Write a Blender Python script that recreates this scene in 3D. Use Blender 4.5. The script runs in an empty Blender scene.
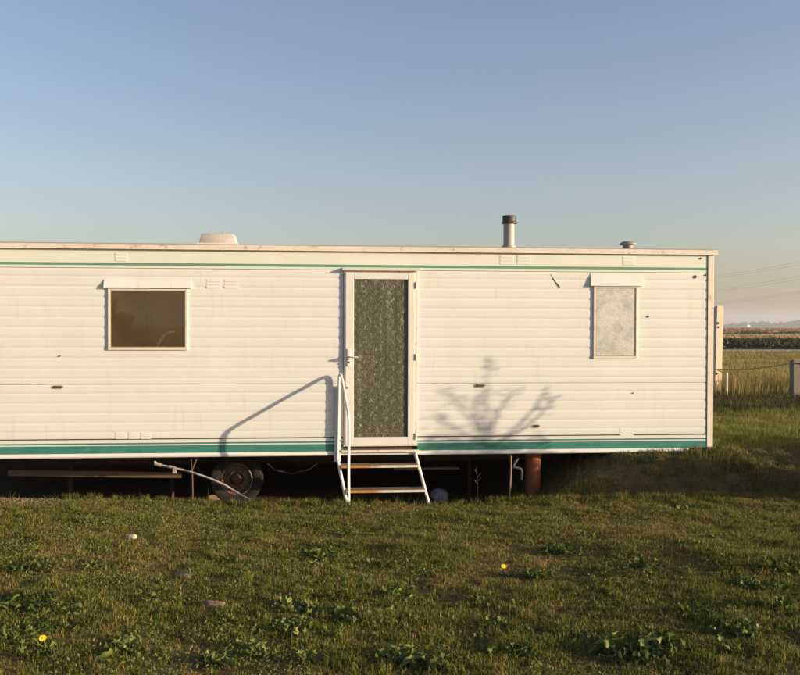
import bpy, math, random
import numpy as np
from mathutils import Vector, Matrix

random.seed(7)
rng = np.random.default_rng(11)
sc = bpy.context.scene
COL = sc.collection
R = math.radians

# ------------------------------------------------------------------ camera
F_PX = 910.0                      # focal length in pixels of the 800x675 photograph
CAM = np.array([0.0, -10.0, 2.0])
YAW, PITCH, ROLL = R(5.25), R(-0.75), R(0.15)
_fw = np.array([math.sin(YAW)*math.cos(PITCH), math.cos(YAW)*math.cos(PITCH), math.sin(PITCH)])
_r0 = np.array([math.cos(YAW), -math.sin(YAW), 0.0])
_u0 = np.cross(_r0, _fw)
_rt = _r0*math.cos(ROLL) + _u0*math.sin(ROLL)
_up = -_r0*math.sin(ROLL) + _u0*math.cos(ROLL)
cd = bpy.data.cameras.new('camera')
cam = bpy.data.objects.new('camera', cd)
COL.objects.link(cam)
cam.matrix_world = Matrix(((_rt[0], _up[0], -_fw[0], CAM[0]), (_rt[1], _up[1], -_fw[1], CAM[1]),
                           (_rt[2], _up[2], -_fw[2], CAM[2]), (0, 0, 0, 1)))
cd.sensor_width = 36.0
cd.lens = F_PX/800*36
cd.clip_start, cd.clip_end = 0.1, 20000
sc.camera = cam

# ------------------------------------------------------------------ sky, sun, exposure
SUN_EL, SUN_AZ = R(10.5), R(70)           # azimuth measured from the wall's outward normal towards its right end
SD = np.array([math.sin(SUN_AZ)*math.cos(SUN_EL), -math.cos(SUN_AZ)*math.cos(SUN_EL), math.sin(SUN_EL)])
world = bpy.data.worlds.new('World'); sc.world = world; world.use_nodes = True
wn = world.node_tree.nodes; wl = world.node_tree.links
sky = wn.new('ShaderNodeTexSky'); sky.sky_type = 'NISHITA'; sky.sun_disc = False
sky.sun_elevation = SUN_EL; sky.sun_rotation = math.atan2(SD[0], SD[1])
sky.altitude = 0; sky.air_density = 1.0; sky.dust_density = 2.0; sky.ozone_density = 1.0
bg = wn['Background']; bg.inputs['Strength'].default_value = 0.102
tint = wn.new('ShaderNodeMix'); tint.data_type = 'RGBA'; tint.blend_type = 'MULTIPLY'; tint.inputs[0].default_value = 1.0
tint.inputs[7].default_value = (.96, .932, 1.04, 1)      # the photograph's white balance, even over the whole sky
wl.new(sky.outputs['Color'], tint.inputs[6]); wl.new(tint.outputs[2], bg.inputs['Color'])
sl = bpy.data.lights.new('sun', 'SUN'); sl.energy = 4.9; sl.angle = R(0.53); sl.color = (1.0, 0.79, 0.56)
so = bpy.data.objects.new('sun', sl); COL.objects.link(so)
so.rotation_euler = Vector(-SD).to_track_quat('-Z', 'Y').to_euler(); so.location = (20, -10, 15)
sc.view_settings.view_transform = 'Standard'; sc.view_settings.look = 'None'
sc.view_settings.exposure = 0.95; sc.view_settings.gamma = 1.0
sc.view_settings.use_curve_mapping = False
sc.render.engine = 'CYCLES'
sc.cycles.use_denoising = True
sc.cycles.max_bounces = 8; sc.cycles.transparent_max_bounces = 12; sc.cycles.volume_bounces = 0

# ------------------------------------------------------------------ pixel helpers (a pixel gives a direction only)
def ray(px, py):
    v = _fw*F_PX + _rt*(px-400) + _up*(337.5-py)
    return v/np.linalg.norm(v)
def P(px, py, y=0.0):                      # point where the pixel's ray meets the upright plane at depth y
    v = ray(px, py); t = (y-CAM[1])/v[1]
    return CAM + v*t
def X(px, y=0.0, py=330): return float(P(px, py, y)[0])
def Z(py, px=50, y=0.0): return float(P(px, py, y)[2])

# ------------------------------------------------------------------ terrain height
_lat = rng.random((257, 257))
def vnoise(x, y, s):
    u = np.asarray(x, float)/s + 1000.37; v = np.asarray(y, float)/s + 1000.71
    iu = np.floor(u).astype(int); iv = np.floor(v).astype(int); fu = u-iu; fv = v-iv
    fu = fu*fu*(3-2*fu); fv = fv*fv*(3-2*fv)
    a = _lat[iu % 256, iv % 256]; b = _lat[(iu+1) % 256, iv % 256]
    c = _lat[iu % 256, (iv+1) % 256]; d = _lat[(iu+1) % 256, (iv+1) % 256]
    return (a*(1-fu)+b*fu)*(1-fv) + (c*(1-fu)+d*fu)*fv - 0.5
def sstep(a, b, t):
    t = np.clip((np.asarray(t, float)-a)/(b-a), 0, 1); return t*t*(3-2*t)
CRX = [-60, -3.5, -2.2, -1.0, 0.4, 1.6, 3.0, 5.0, 9.0, 60]
CRZ = [.20, .20, .17, .10, .11, .13, .19, .22, .24, .24]
CRY = [-.2, -.2, -.25, -.40, -.52, -.62, -.85, -.95, -1.2, -1.2]
def crest_y(x): return np.interp(x, CRX, CRY)
def height(x, y):
    x = np.asarray(x, float); y = np.asarray(y, float)
    cy = crest_y(x) + 0.10*vnoise(x, 0*x, .9)
    lawn = np.interp(x, CRX, CRZ) + 0.024*np.clip(cy-y, 0, 12)
    mound = sstep(2.0, 3.5, x)
    under = -0.09 + 0.665*mound
    dipd = 0.30 + 0.62*mound
    t = sstep(0, 1, (y-cy)/dipd)
    z = lawn*(1-t) + under*t
    z = z + (y > cy)*mound*(1-sstep(.3, 1.5, y))*(.09*vnoise(x, y, .33)+.05*vnoise(x, y, .12))*sstep(0, .35, y-cy)
    z = z - 0.13*mound*np.exp(-((y-cy-0.20)/0.13)**2)
    # ground behind the caravan closes off the hollow, then falls to the plain
    back = 0.62*sstep(2.6, 4.2, y)*(1-mound)
    z = z + back
    far = sstep(7.0, 24.0, y)
    z = z*(1-far)
    side = sstep(25, 60, np.abs(x))*(y < 30)
    z = z*(1-side)
    farb = sstep(14, 50, -y)
    z = z*(1-farb) + 0.2*farb
    near = 1-sstep(60, 200, np.hypot(x, y))
    shade = 1-0.6*((y > 0.1) & (y < 3) & (x < 3))
    z = z + near*shade*(0.045*vnoise(x, y, 1.3) + 0.022*vnoise(x, y, .47) + 0.012*vnoise(x, y, .19))
    hyp = np.hypot(x, y)
    z = z + 9.0*sstep(2300, 3300, hyp)*(0.55+vnoise(x, y, 700))
    return z
def ground_at(px, py):
    v = ray(px, py); t = np.linspace(2, 60, 4000)
    pts = CAM[None]+v[None]*t[:, None]
    h = height(pts[:, 0], pts[:, 1]); k = int(np.argmax(pts[:, 2] < h))
    return float(pts[k, 0]), float(pts[k, 1]), float(h[k])
def hz(x, y): return float(height(np.array([x]), np.array([y]))[0])

# ------------------------------------------------------------------ materials
def nd(nt, t, **kw):
    n = nt.nodes.new(t)
    for k, v in kw.items():
        if k in n.inputs: n.inputs[k].default_value = v
        else: setattr(n, k, v)
    return n
def rgba(c): return (c[0], c[1], c[2], 1)
def mat(name, c1, c2=None, rough=.6, scale=8.0, stretch=(1, 1, 1), metal=0.0, bump=0.0, bscale=60.0, spec=.4,
        c3=None, c3scale=3.0, c3lo=.58, c3hi=.72, detail=6.0):
    m = bpy.data.materials.new(name); m.use_nodes = True; nt = m.node_tree
    b = nt.nodes['Principled BSDF']; b.inputs['Roughness'].default_value = rough
    b.inputs['Metallic'].default_value = metal; b.inputs['Specular IOR Level'].default_value = spec
    tc = nd(nt, 'ShaderNodeTexCoord'); mp = nd(nt, 'ShaderNodeMapping'); mp.inputs['Scale'].default_value = stretch
    geo = nd(nt, 'ShaderNodeNewGeometry')
    nt.links.new(geo.outputs['Position'], mp.inputs['Vector'])
    n = nd(nt, 'ShaderNodeTexNoise', Scale=scale, Detail=detail, Roughness=.6); nt.links.new(mp.outputs[0], n.inputs['Vector'])
    cr = nd(nt, 'ShaderNodeValToRGB'); cr.color_ramp.elements[0].position = .3; cr.color_ramp.elements[1].position = .7
    cr.color_ramp.elements[0].color = rgba(c1); cr.color_ramp.elements[1].color = rgba(c2 or c1)
    nt.links.new(n.outputs['Fac'], cr.inputs[0]); out = cr.outputs[0]
    if c3:
        n2 = nd(nt, 'ShaderNodeTexNoise', Scale=c3scale, Detail=8.0, Roughness=.65); nt.links.new(mp.outputs[0], n2.inputs['Vector'])
        r2 = nd(nt, 'ShaderNodeMapRange'); r2.inputs[1].default_value = c3lo; r2.inputs[2].default_value = c3hi
        nt.links.new(n2.outputs['Fac'], r2.inputs[0])
        mx = nd(nt, 'ShaderNodeMix', data_type='RGBA'); nt.links.new(r2.outputs[0], mx.inputs[0])
        nt.links.new(out, mx.inputs[6]); mx.inputs[7].default_value = rgba(c3); out = mx.outputs[2]
    nt.links.new(out, b.inputs['Base Color'])
    if bump:
        nb = nd(nt, 'ShaderNodeTexNoise', Scale=bscale, Detail=4.0); nt.links.new(geo.outputs['Position'], nb.inputs['Vector'])
        bp = nd(nt, 'ShaderNodeBump', Strength=bump, Distance=.01); nt.links.new(nb.outputs['Fac'], bp.inputs['Height'])
        nt.links.new(bp.outputs[0], b.inputs['Normal'])
    return m
M = {}
M['cream'] = mat('cream_cladding', (.64, .643, .607), (.68, .683, .647), rough=.5, scale=2.5, stretch=(1, 1, .14), bump=.08, bscale=9,
                 c3=(.50, .455, .37), c3scale=11, c3lo=.57, c3hi=.95)
M['band'] = mat('pale_green_band', (.64, .665, .57), (.69, .705, .62), rough=.5, scale=3, stretch=(1, 1, .5), bump=.05, bscale=12,
                c3=(.60, .56, .44), c3scale=7, c3lo=.60, c3hi=.8)
M['trim'] = mat('cream_trim', (.62, .565, .47), (.69, .64, .55), rough=.5, scale=5, stretch=(1, 1, 1), bump=.05, bscale=20,
                c3=(.34, .24, .17), c3scale=11, c3lo=.56, c3hi=.74)
M['green'] = mat('green_stripe', (.034, .175, .138), (.05, .21, .165), rough=.45, scale=4, c3=(.11, .27, .21), c3scale=5, c3lo=.55, c3hi=.8, bump=.04, bscale=15)
M['palegreen'] = mat('faded_green_stripe', (.085, .245, .18), (.12, .29, .215), rough=.5, scale=4)
M['mint'] = mat('mint_line', (.60, .68, .55), (.66, .72, .60), rough=.5, scale=4)
M['darkgap'] = mat('dark_gap', (.05, .045, .035), (.08, .07, .05), rough=.8, scale=20)
M['roofsheet'] = mat('dirty_roof_sheet', (.30, .24, .20), (.42, .36, .30), rough=.7, scale=12)
M['doorwhite'] = mat('white_door_frame', (.64, .62, .58), (.70, .68, .64), rough=.45, scale=4, c3=(.5, .43, .35), c3scale=5, c3lo=.62, c3hi=.8)
M['grey'] = mat('grey_metal', (.30, .30, .29), (.42, .42, .40), rough=.4, scale=20, metal=.6)
M['white_metal'] = mat('white_painted_steel', (.66, .62, .55), (.74, .70, .62), rough=.45, scale=14, c3=(.25, .12, .05), c3scale=9, c3lo=.63, c3hi=.72)
M['tread'] = mat('weathered_tread', (.11, .085, .055), (.18, .13, .085), rough=.7, scale=20, bump=.2)
def nosing_mat():
    m = mat('worn_tread_edge', (.56, .49, .42), (.66, .60, .52), rough=.45, scale=8); nt = m.node_tree; b = nt.nodes['Principled BSDF']
    src = b.inputs['Base Color'].links[0].from_socket; geo = nd(nt, 'ShaderNodeNewGeometry'); sp = nd(nt, 'ShaderNodeSeparateXYZ'); nt.links.new(geo.outputs['Position'], sp.inputs[0])
    n = nd(nt, 'ShaderNodeTexNoise', Scale=9.0, Detail=4.0); nt.links.new(geo.outputs['Position'], n.inputs['Vector'])
    ad = nd(nt, 'ShaderNodeMath', operation='MULTIPLY_ADD'); nt.links.new(n.outputs['Fac'], ad.inputs[0]); ad.inputs[1].default_value = .35; nt.links.new(sp.outputs['X'], ad.inputs[2])
    r_ = nd(nt, 'ShaderNodeMapRange'); nt.links.new(ad.outputs[0], r_.inputs[0]); r_.inputs[1].default_value = .76; r_.inputs[2].default_value = .86; r_.inputs[3].default_value = 1; r_.inputs[4].default_value = 0
    mx = nd(nt, 'ShaderNodeMix', data_type='RGBA'); nt.links.new(r_.outputs[0], mx.inputs[0]); nt.links.new(src, mx.inputs[6]); mx.inputs[7].default_value = (.42, .19, .045, 1); nt.links.new(mx.outputs[2], b.inputs['Base Color'])
    return m
M['nosing'] = nosing_mat()
M['black'] = mat('black_rubber', (.008, .008, .008), (.02, .018, .015), rough=.9, scale=15, bump=.2)
M['rim'] = mat('rusty_wheel_rim', (.08, .06, .04), (.16, .125, .085), rough=.6, scale=12, metal=.2, c3=(.13, .06, .03), c3scale=8, c3lo=.45, c3hi=.6)
M['steel'] = mat('rusty_chassis_steel', (.035, .022, .015), (.06, .036, .023), rough=.8, scale=10, bump=.2)
M['timber'] = mat('weathered_timber', (.085, .058, .036), (.15, .105, .066), rough=.8, scale=6, stretch=(1, 6, 8), bump=.3, bscale=40)
M['postwood'] = mat('bleached_post_wood', (.52, .42, .31), (.66, .55, .42), rough=.8, scale=14, stretch=(5, 5, .5), bump=.3, bscale=30, c3=(.2, .15, .1), c3scale=10, c3lo=.6, c3hi=.75)
M['greypost'] = mat('grey_post_wood', (.13, .11, .085), (.21, .18, .14), rough=.85, scale=14, stretch=(5, 5, .5), bump=.3, bscale=30)
M['clay'] = mat('terracotta_pipe', (.19, .055, .022), (.24, .075, .03), rough=.7, scale=15)
M['brownpole'] = mat('brown_pole', (.22, .13, .075), (.3, .19, .12), rough=.7, scale=20)
M['pipe'] = mat('grey_white_pipe', (.24, .22, .19), (.42, .38, .33), rough=.5, scale=15, c3=(.10, .08, .055), c3scale=9, c3lo=.5, c3hi=.6)
M['wastegrey'] = mat('dull_grey_plastic', (.07, .065, .06), (.11, .10, .092), rough=.6, scale=15)
M['bag'] = mat('grey_sheeting', (.22, .24, .26), (.33, .35, .37), rough=.5, scale=12, bump=.3)
M['stone'] = mat('pale_stone', (.36, .31, .25), (.5, .44, .36), rough=.85, scale=25, bump=.4)
M['earth'] = mat('dry_earth_clod', (.13, .088, .055), (.21, .145, .095), rough=.95, scale=30, bump=.6)
M['pebble'] = mat('pebble_mix', (.09, .062, .04), (.26, .19, .125), rough=.85, scale=45)
M['room'] = mat('brown_panelling', (.20, .12, .055), (.27, .17, .085), rough=.6, scale=8, stretch=(6, 6, .6))
M['counter'] = mat('worktop', (.30, .25, .19), (.36, .30, .23), rough=.4, scale=8)
M['chrome'] = mat('dull_chrome', (.66, .66, .65), (.72, .72, .7), rough=.35, metal=.1, scale=10)
M['cap'] = mat('dark_flue_cap', (.035, .03, .025), (.07, .058, .045), rough=.6, scale=15)
M['flue'] = mat('aluminium_flue', (.26, .24, .20), (.34, .31, .26), rough=.5, scale=10, metal=.1, stretch=(1, 1, .3))
M['vent'] = mat('greyed_plastic', (.40, .37, .33), (.48, .44, .39), rough=.5, scale=12)
M['ventdark'] = mat('grey_mushroom_vent', (.20, .20, .19), (.27, .26, .24), rough=.6, scale=12)
M['bronze'] = mat('bronze_clip', (.14, .10, .05), (.22, .16, .09), rough=.5, scale=30, metal=.3)
M['seal'] = mat('perished_seal', (.20, .165, .11), (.33, .28, .2), rough=.8, scale=25)
M['tear'] = mat('scuffed_cladding', (.36, .29, .2), (.5, .43, .33), rough=.6, scale=40, c3=(.16, .11, .06), c3scale=30, c3lo=.5, c3hi=.6)
M['wire'] = mat('grey_wire', (.10, .09, .08), (.14, .12, .11), rough=.6, scale=10)
M['powerwire'] = mat('weathered_conductor', (.16, .16, .16), (.19, .19, .19), rough=.6, scale=1)
M['pylon'] = mat('galvanised_lattice', (.28, .29, .29), (.34, .35, .35), rough=.6, scale=3)
M['bark'] = mat('bark', (.09, .065, .045), (.15, .11, .08), rough=.9, scale=12, stretch=(4, 4, 1), bump=.4)
M['whitewash'] = mat('white_render', (.76, .74, .70), (.8, .78, .75), rough=.8, scale=1)
M['slate'] = mat('slate_roof', (.10, .10, .11), (.13, .13, .14), rough=.7, scale=1)
M['yellow'] = mat('yellow_petals', (.75, .50, .01), (.80, .58, .02), rough=.7, scale=60)

def attr_mat(name, rough=.7, trans=.35, mul=1.0, noise=None):
    m = bpy.data.materials.new(name); m.use_nodes = True; nt = m.node_tree; nt.nodes.clear()
    o = nd(nt, 'ShaderNodeOutputMaterial'); a = nd(nt, 'ShaderNodeAttribute', attribute_name='Col')
    d = nd(nt, 'ShaderNodeBsdfPrincipled', Roughness=rough); d.inputs['Specular IOR Level'].default_value = .25
    nt.links.new(a.outputs['Color'], d.inputs['Base Color'])
    if trans:
        t = nd(nt, 'ShaderNodeBsdfTranslucent'); nt.links.new(a.outputs['Color'], t.inputs['Color'])
        mx = nd(nt, 'ShaderNodeMixShader'); mx.inputs[0].default_value = trans
        nt.links.new(d.outputs[0], mx.inputs[1]); nt.links.new(t.outputs[0], mx.inputs[2]); nt.links.new(mx.outputs[0], o.inputs[0])
    else:
        nt.links.new(d.outputs[0], o.inputs[0])
    return m
M['blade'] = attr_mat('grass_blades')
M['leaf'] = attr_mat('leaf_surface', rough=.55, trans=.3)

def glass_pane(name):      # bronze tinted acrylic with a dusty film
    m = bpy.data.materials.new(name); m.use_nodes = True; nt = m.node_tree; nt.nodes.clear()
    o = nd(nt, 'ShaderNodeOutputMaterial'); fr = nd(nt, 'ShaderNodeFresnel', IOR=1.5)
    tr = nd(nt, 'ShaderNodeBsdfTransparent', Color=(.97, .93, .86, 1)); df = nd(nt, 'ShaderNodeBsdfDiffuse', Color=(.58, .41, .22, 1))
    gl = nd(nt, 'ShaderNodeBsdfGlossy', Roughness=.015, Color=(.9, .85, .78, 1))
    geo = nd(nt, 'ShaderNodeNewGeometry')
    n = nd(nt, 'ShaderNodeTexNoise', Scale=4.0, Detail=6.0); nt.links.new(geo.outputs['Position'], n.inputs['Vector'])
    mr = nd(nt, 'ShaderNodeMapRange'); mr.inputs[1].default_value = .3; mr.inputs[2].default_value = .75
    mr.inputs[3].default_value = .085; mr.inputs[4].default_value = .14; nt.links.new(n.outputs['Fac'], mr.inputs[0])
    m1 = nd(nt, 'ShaderNodeMixShader'); nt.links.new(mr.outputs[0], m1.inputs[0])
    nt.links.new(tr.outputs[0], m1.inputs[1]); nt.links.new(df.outputs[0], m1.inputs[2])
    m2 = nd(nt, 'ShaderNodeMixShader'); nt.links.new(fr.outputs[0], m2.inputs[0])
    nt.links.new(m1.outputs[0], m2.inputs[1]); nt.links.new(gl.outputs[0], m2.inputs[2]); nt.links.new(m2.outputs[0], o.inputs[0])
    return m
M['glass'] = glass_pane('bronze_tinted_pane')

def door_glass():          # obscured glass with rows of small sprigs
    m = bpy.data.materials.new('patterned_door_glass'); m.use_nodes = True; nt = m.node_tree
    b = nt.nodes['Principled BSDF']; geo = nd(nt, 'ShaderNodeNewGeometry')
    sep = nd(nt, 'ShaderNodeSeparateXYZ'); nt.links.new(geo.outputs['Position'], sep.inputs[0])
    def mth(op, a, b_=None, c=None):
        n = nd(nt, 'ShaderNodeMath', operation=op)
        for i, v in enumerate((a, b_, c)):
            if v is None: continue
            if isinstance(v, (int, float)): n.inputs[i].default_value = v
            else: nt.links.new(v, n.inputs[i])
        return n.outputs[0]
    px_, pz = .120, .128
    wob = nd(nt, 'ShaderNodeTexNoise', Scale=9.0, Detail=2.0); nt.links.new(geo.outputs['Position'], wob.inputs['Vector'])
    wsep = nd(nt, 'ShaderNodeSeparateColor'); nt.links.new(wob.outputs['Color'], wsep.inputs[0])
    xx = mth('ADD', mth('DIVIDE', sep.outputs['X'], px_), mth('MULTIPLY', wsep.outputs[0], 1.0))
    zz = mth('ADD', mth('DIVIDE', sep.outputs['Z'], pz), mth('MULTIPLY', wsep.outputs[1], 1.0))
    def lattice(ox, oz):
        fx = mth('SUBTRACT', mth('FRACT', mth('ADD', xx, ox)), .5); fz = mth('SUBTRACT', mth('FRACT', mth('ADD', zz, oz)), .5)
        d = mth('SQRT', mth('ADD', mth('MULTIPLY', mth('MULTIPLY', fx, fx), 5.0), mth('MULTIPLY', fz, fz)))
        r = nd(nt, 'ShaderNodeMapRange'); nt.links.new(d, r.inputs[0]); r.inputs[1].default_value = .06; r.inputs[2].default_value = .42
        r.inputs[3].default_value = 1; r.inputs[4].default_value = 0
        return r.outputs[0]
    pat = mth('MAXIMUM', lattice(0, 0), lattice(.5, .5))
    fine = nd(nt, 'ShaderNodeTexNoise', Scale=80.0, Detail=4.0, Roughness=.75)
    mp = nd(nt, 'ShaderNodeMapping'); mp.inputs['Scale'].default_value = (1.5, 1, .45); nt.links.new(geo.outputs['Position'], mp.inputs['Vector']); nt.links.new(mp.outputs[0], fine.inputs['Vector'])
    fr = nd(nt, 'ShaderNodeMapRange'); nt.links.new(fine.outputs['Fac'], fr.inputs[0]); fr.inputs[1].default_value = .38; fr.inputs[2].default_value = .72
    fo = nd(nt, 'ShaderNodeTexNoise', Scale=11.0, Detail=3.0); mpf = nd(nt, 'ShaderNodeMapping'); mpf.inputs['Scale'].default_value = (1.6, 1, .10); nt.links.new(geo.outputs['Position'], mpf.inputs['Vector']); nt.links.new(mpf.outputs[0], fo.inputs['Vector'])
    fm = nd(nt, 'ShaderNodeMapRange'); nt.links.new(fo.outputs['Fac'], fm.inputs[0]); fm.inputs[1].default_value = .3; fm.inputs[2].default_value = .7; fm.inputs[3].default_value = .6; fm.inputs[4].default_value = 1.2
    fold = fm.outputs[0]  # upright bands: a curtain's fold shading put into the pane colour
    fac = mth('MINIMUM', mth('ADD', mth('MULTIPLY', mth('MULTIPLY', fr.outputs[0], fold), .80), mth('MULTIPLY', mth('MULTIPLY', pat, fr.outputs[0]), .42)), 1.0)
    cr = nd(nt, 'ShaderNodeValToRGB'); nt.links.new(fac, cr.inputs[0])
    cr.color_ramp.elements[0].position = .05; cr.color_ramp.elements[1].position = .95
    cr.color_ramp.elements[0].color = (.030, .028, .015, 1); cr.color_ramp.elements[1].color = (.56, .55, .41, 1)
    e = cr.color_ramp.elements.new(.45); e.color = (.135, .132, .080, 1)
    nt.links.new(cr.outputs[0], b.inputs['Base Color']); b.inputs['Roughness'].default_value = .32; b.inputs['Specular IOR Level'].default_value = .5
    bp = nd(nt, 'ShaderNodeBump', Strength=.55, Distance=.004); nt.links.new(fine.outputs['Fac'], bp.inputs['Height']); nt.links.new(bp.outputs[0], b.inputs['Normal'])
    return m
M['doorglass'] = door_glass()
def frosted():
    m = bpy.data.materials.new('frosted_pane'); m.use_nodes = True; nt = m.node_tree; b = nt.nodes['Principled BSDF']
    geo = nd(nt, 'ShaderNodeNewGeometry'); v = nd(nt, 'ShaderNodeTexVoronoi', Scale=62.0); n = nd(nt, 'ShaderNodeTexNoise', Scale=5.5, Detail=7.0, Roughness=.68, Distortion=.6)
    nt.links.new(geo.outputs['Position'], v.inputs['Vector']); nt.links.new(geo.outputs['Position'], n.inputs['Vector'])
    mx = nd(nt, 'ShaderNodeMath', operation='MULTIPLY_ADD'); nt.links.new(v.outputs['Distance'], mx.inputs[0]); mx.inputs[1].default_value = .22; nt.links.new(n.outputs['Fac'], mx.inputs[2])
    cr = nd(nt, 'ShaderNodeValToRGB'); cr.color_ramp.elements[0].color = (.60, .59, .555, 1); cr.color_ramp.elements[1].color = (.33, .325, .29, 1)
    cr.color_ramp.elements[0].position = .50; cr.color_ramp.elements[1].position = .88
    nt.links.new(mx.outputs[0], cr.inputs[0]); nt.links.new(cr.outputs[0], b.inputs['Base Color']); b.inputs['Roughness'].default_value = .25
    bp = nd(nt, 'ShaderNodeBump', Strength=.35, Distance=.003); nt.links.new(v.outputs['Distance'], bp.inputs['Height']); nt.links.new(bp.outputs[0], b.inputs['Normal'])
    return m
M['frost'] = frosted()

# ------------------------------------------------------------------ object helpers
def tag(o, label=None, cat=None, group=None, kind=None):
    if label: o['label'] = label
    if cat: o['category'] = cat
    if group: o['group'] = group
    if kind: o['kind'] = kind
    return o
def empty(name, loc=(0, 0, 0), rz=0.0):
    o = bpy.data.objects.new(name, None); COL.objects.link(o); o.location = loc; o.rotation_euler = (0, 0, rz)
    o.empty_display_size = .1
    return o
def worldloc(o):
    v = Vector((0, 0, 0))
    while o is not None: v = v + o.location; o = o.parent
    return v
class MB:
    """collects shapes in world coordinates; build() links them as one mesh object"""
    def __init__(s): s.v = []; s.f = []
    def add(s, vs, fs):
        b = len(s.v); s.v += [tuple(map(float, p)) for p in vs]; s.f += [tuple(b+i for i in f) for f in fs]; return s
    def box(s, x0, x1, y0, y1, z0, z1):
        return s.add([(x0, y0, z0), (x1, y0, z0), (x1, y1, z0), (x0, y1, z0), (x0, y0, z1), (x1, y0, z1), (x1, y1, z1), (x0, y1, z1)],
                     [(0, 3, 2, 1), (4, 5, 6, 7), (0, 1, 5, 4), (1, 2, 6, 5), (2, 3, 7, 6), (3, 0, 4, 7)])
    def prism(s, prof, x0, x1):        # (y,z) outline extruded along x
        n = len(prof); vs = [(x0, y, z) for y, z in prof]+[(x1, y, z) for y, z in prof]
        fs = [(i, (i+1) % n, n+(i+1) % n, n+i) for i in range(n)]+[tuple(range(n-1, -1, -1)), tuple(range(n, 2*n))]
        return s.add(vs, fs)
    def tube(s, path, r, n=8, cap=True):
        path = [Vector(p) for p in path]; rs = r if isinstance(r, (list, tuple)) else [r]*len(path); vs = []; fs = []
        t0 = (path[1]-path[0]).normalized(); a = t0.orthogonal().normalized()
        for i, p in enumerate(path):
            t = (path[min(i+1, len(path)-1)]-path[max(i-1, 0)]).normalized()
            a = (a-t*a.dot(t)).normalized(); b = t.cross(a)
            for k in range(n):
                q = p+(a*math.cos(2*math.pi*k/n)+b*math.sin(2*math.pi*k/n))*rs[i]; vs.append(q)
        for i in range(len(path)-1):
            for k in range(n): fs.append((i*n+k, i*n+(k+1) % n, (i+1)*n+(k+1) % n, (i+1)*n+k))
        if cap: fs += [tuple(range(n-1, -1, -1)), tuple((len(path)-1)*n+k for k in range(n))]
        return s.add(vs, fs)
    def lathe(s, prof, c, axis='z', n=24):   # prof: (radius, along)
        vs = []; fs = []
        for r, h in prof:
            for k in range(n):
                a = 2*math.pi*k/n; p = (r*math.cos(a), r*math.sin(a), h) if axis == 'z' else (r*math.cos(a), h, r*math.sin(a))
                vs.append((p[0]+c[0], p[1]+c[1], p[2]+c[2]))
        m = len(prof)
        for i in range(m-1):
            for k in range(n): fs.append((i*n+k, i*n+(k+1) % n, (i+1)*n+(k+1) % n, (i+1)*n+k))
        return s.add(vs, fs)
    def build(s, name, m, parent=None, smooth=False, bevel=0.0, at=None):
        off = worldloc(parent) if parent is not None else Vector(at or (0, 0, 0))
        me = bpy.data.meshes.new(name); me.from_pydata([(a-off.x, b-off.y, c-off.z) for a, b, c in s.v], [], s.f)
        import bmesh
        bm = bmesh.new(); bm.from_mesh(me); bmesh.ops.recalc_face_normals(bm, faces=bm.faces)
        if bevel: bmesh.ops.bevel(bm, geom=list(bm.edges), offset=bevel, segments=2, affect='EDGES', profile=.5)
        bm.to_mesh(me); bm.free()
        me.materials.append(M[m] if isinstance(m, str) else m)
        if smooth:
            me.shade_smooth()
            try: me.set_sharp_from_angle(angle=R(38))
            except Exception: pass
        o = bpy.data.objects.new(name, me); COL.objects.link(o)
        if parent is not None: o.parent = parent
        else: o.location = off
        return o
def np_mesh(name, V, Fq, cols, m, smooth=False):
    """fast mesh from numpy: V (n,3), Fq (k,3|4) face indices, cols (n,3)"""
    me = bpy.data.meshes.new(name); k = Fq.shape[1]
    me.vertices.add(len(V)); me.vertices.foreach_set('co', np.ascontiguousarray(V, np.float32).ravel())
    me.loops.add(Fq.size); me.loops.foreach_set('vertex_index', np.ascontiguousarray(Fq, np.int32).ravel())
    me.polygons.add(len(Fq)); me.polygons.foreach_set('loop_start', np.arange(0, Fq.size, k, dtype=np.int32))
    me.update(calc_edges=True)
    if cols is not None:
        a = me.color_attributes.new('Col', 'FLOAT_COLOR', 'POINT')
        a.data.foreach_set('color', np.concatenate([cols, np.ones((len(V), 1))], 1).astype(np.float32).ravel())
    me.materials.append(m); 
    if smooth: me.shade_smooth()
    o = bpy.data.objects.new(name, me); COL.objects.link(o); return o
def leaf_quads(c, size, col, up=0.0, r=None):
    """random leaf shaped quads at points c; size (n,), col (n,3)"""
    r = r or rng; n = len(c)
    a = r.normal(size=(n, 3)); a[:, 2] += up; a /= np.linalg.norm(a, axis=1)[:, None]
    b = np.cross(a, r.normal(size=(n, 3))); b /= np.linalg.norm(b, axis=1)[:, None]
    L = size[:, None]; W = L*.42
    V = np.stack([c-a*L*.5, c+b*W*.5, c+a*L*.5, c-b*W*.5], 1).reshape(-1, 3)
    F = np.arange(4*n).reshape(n, 4)
    return V, F, np.repeat(col, 4, 0)

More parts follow.
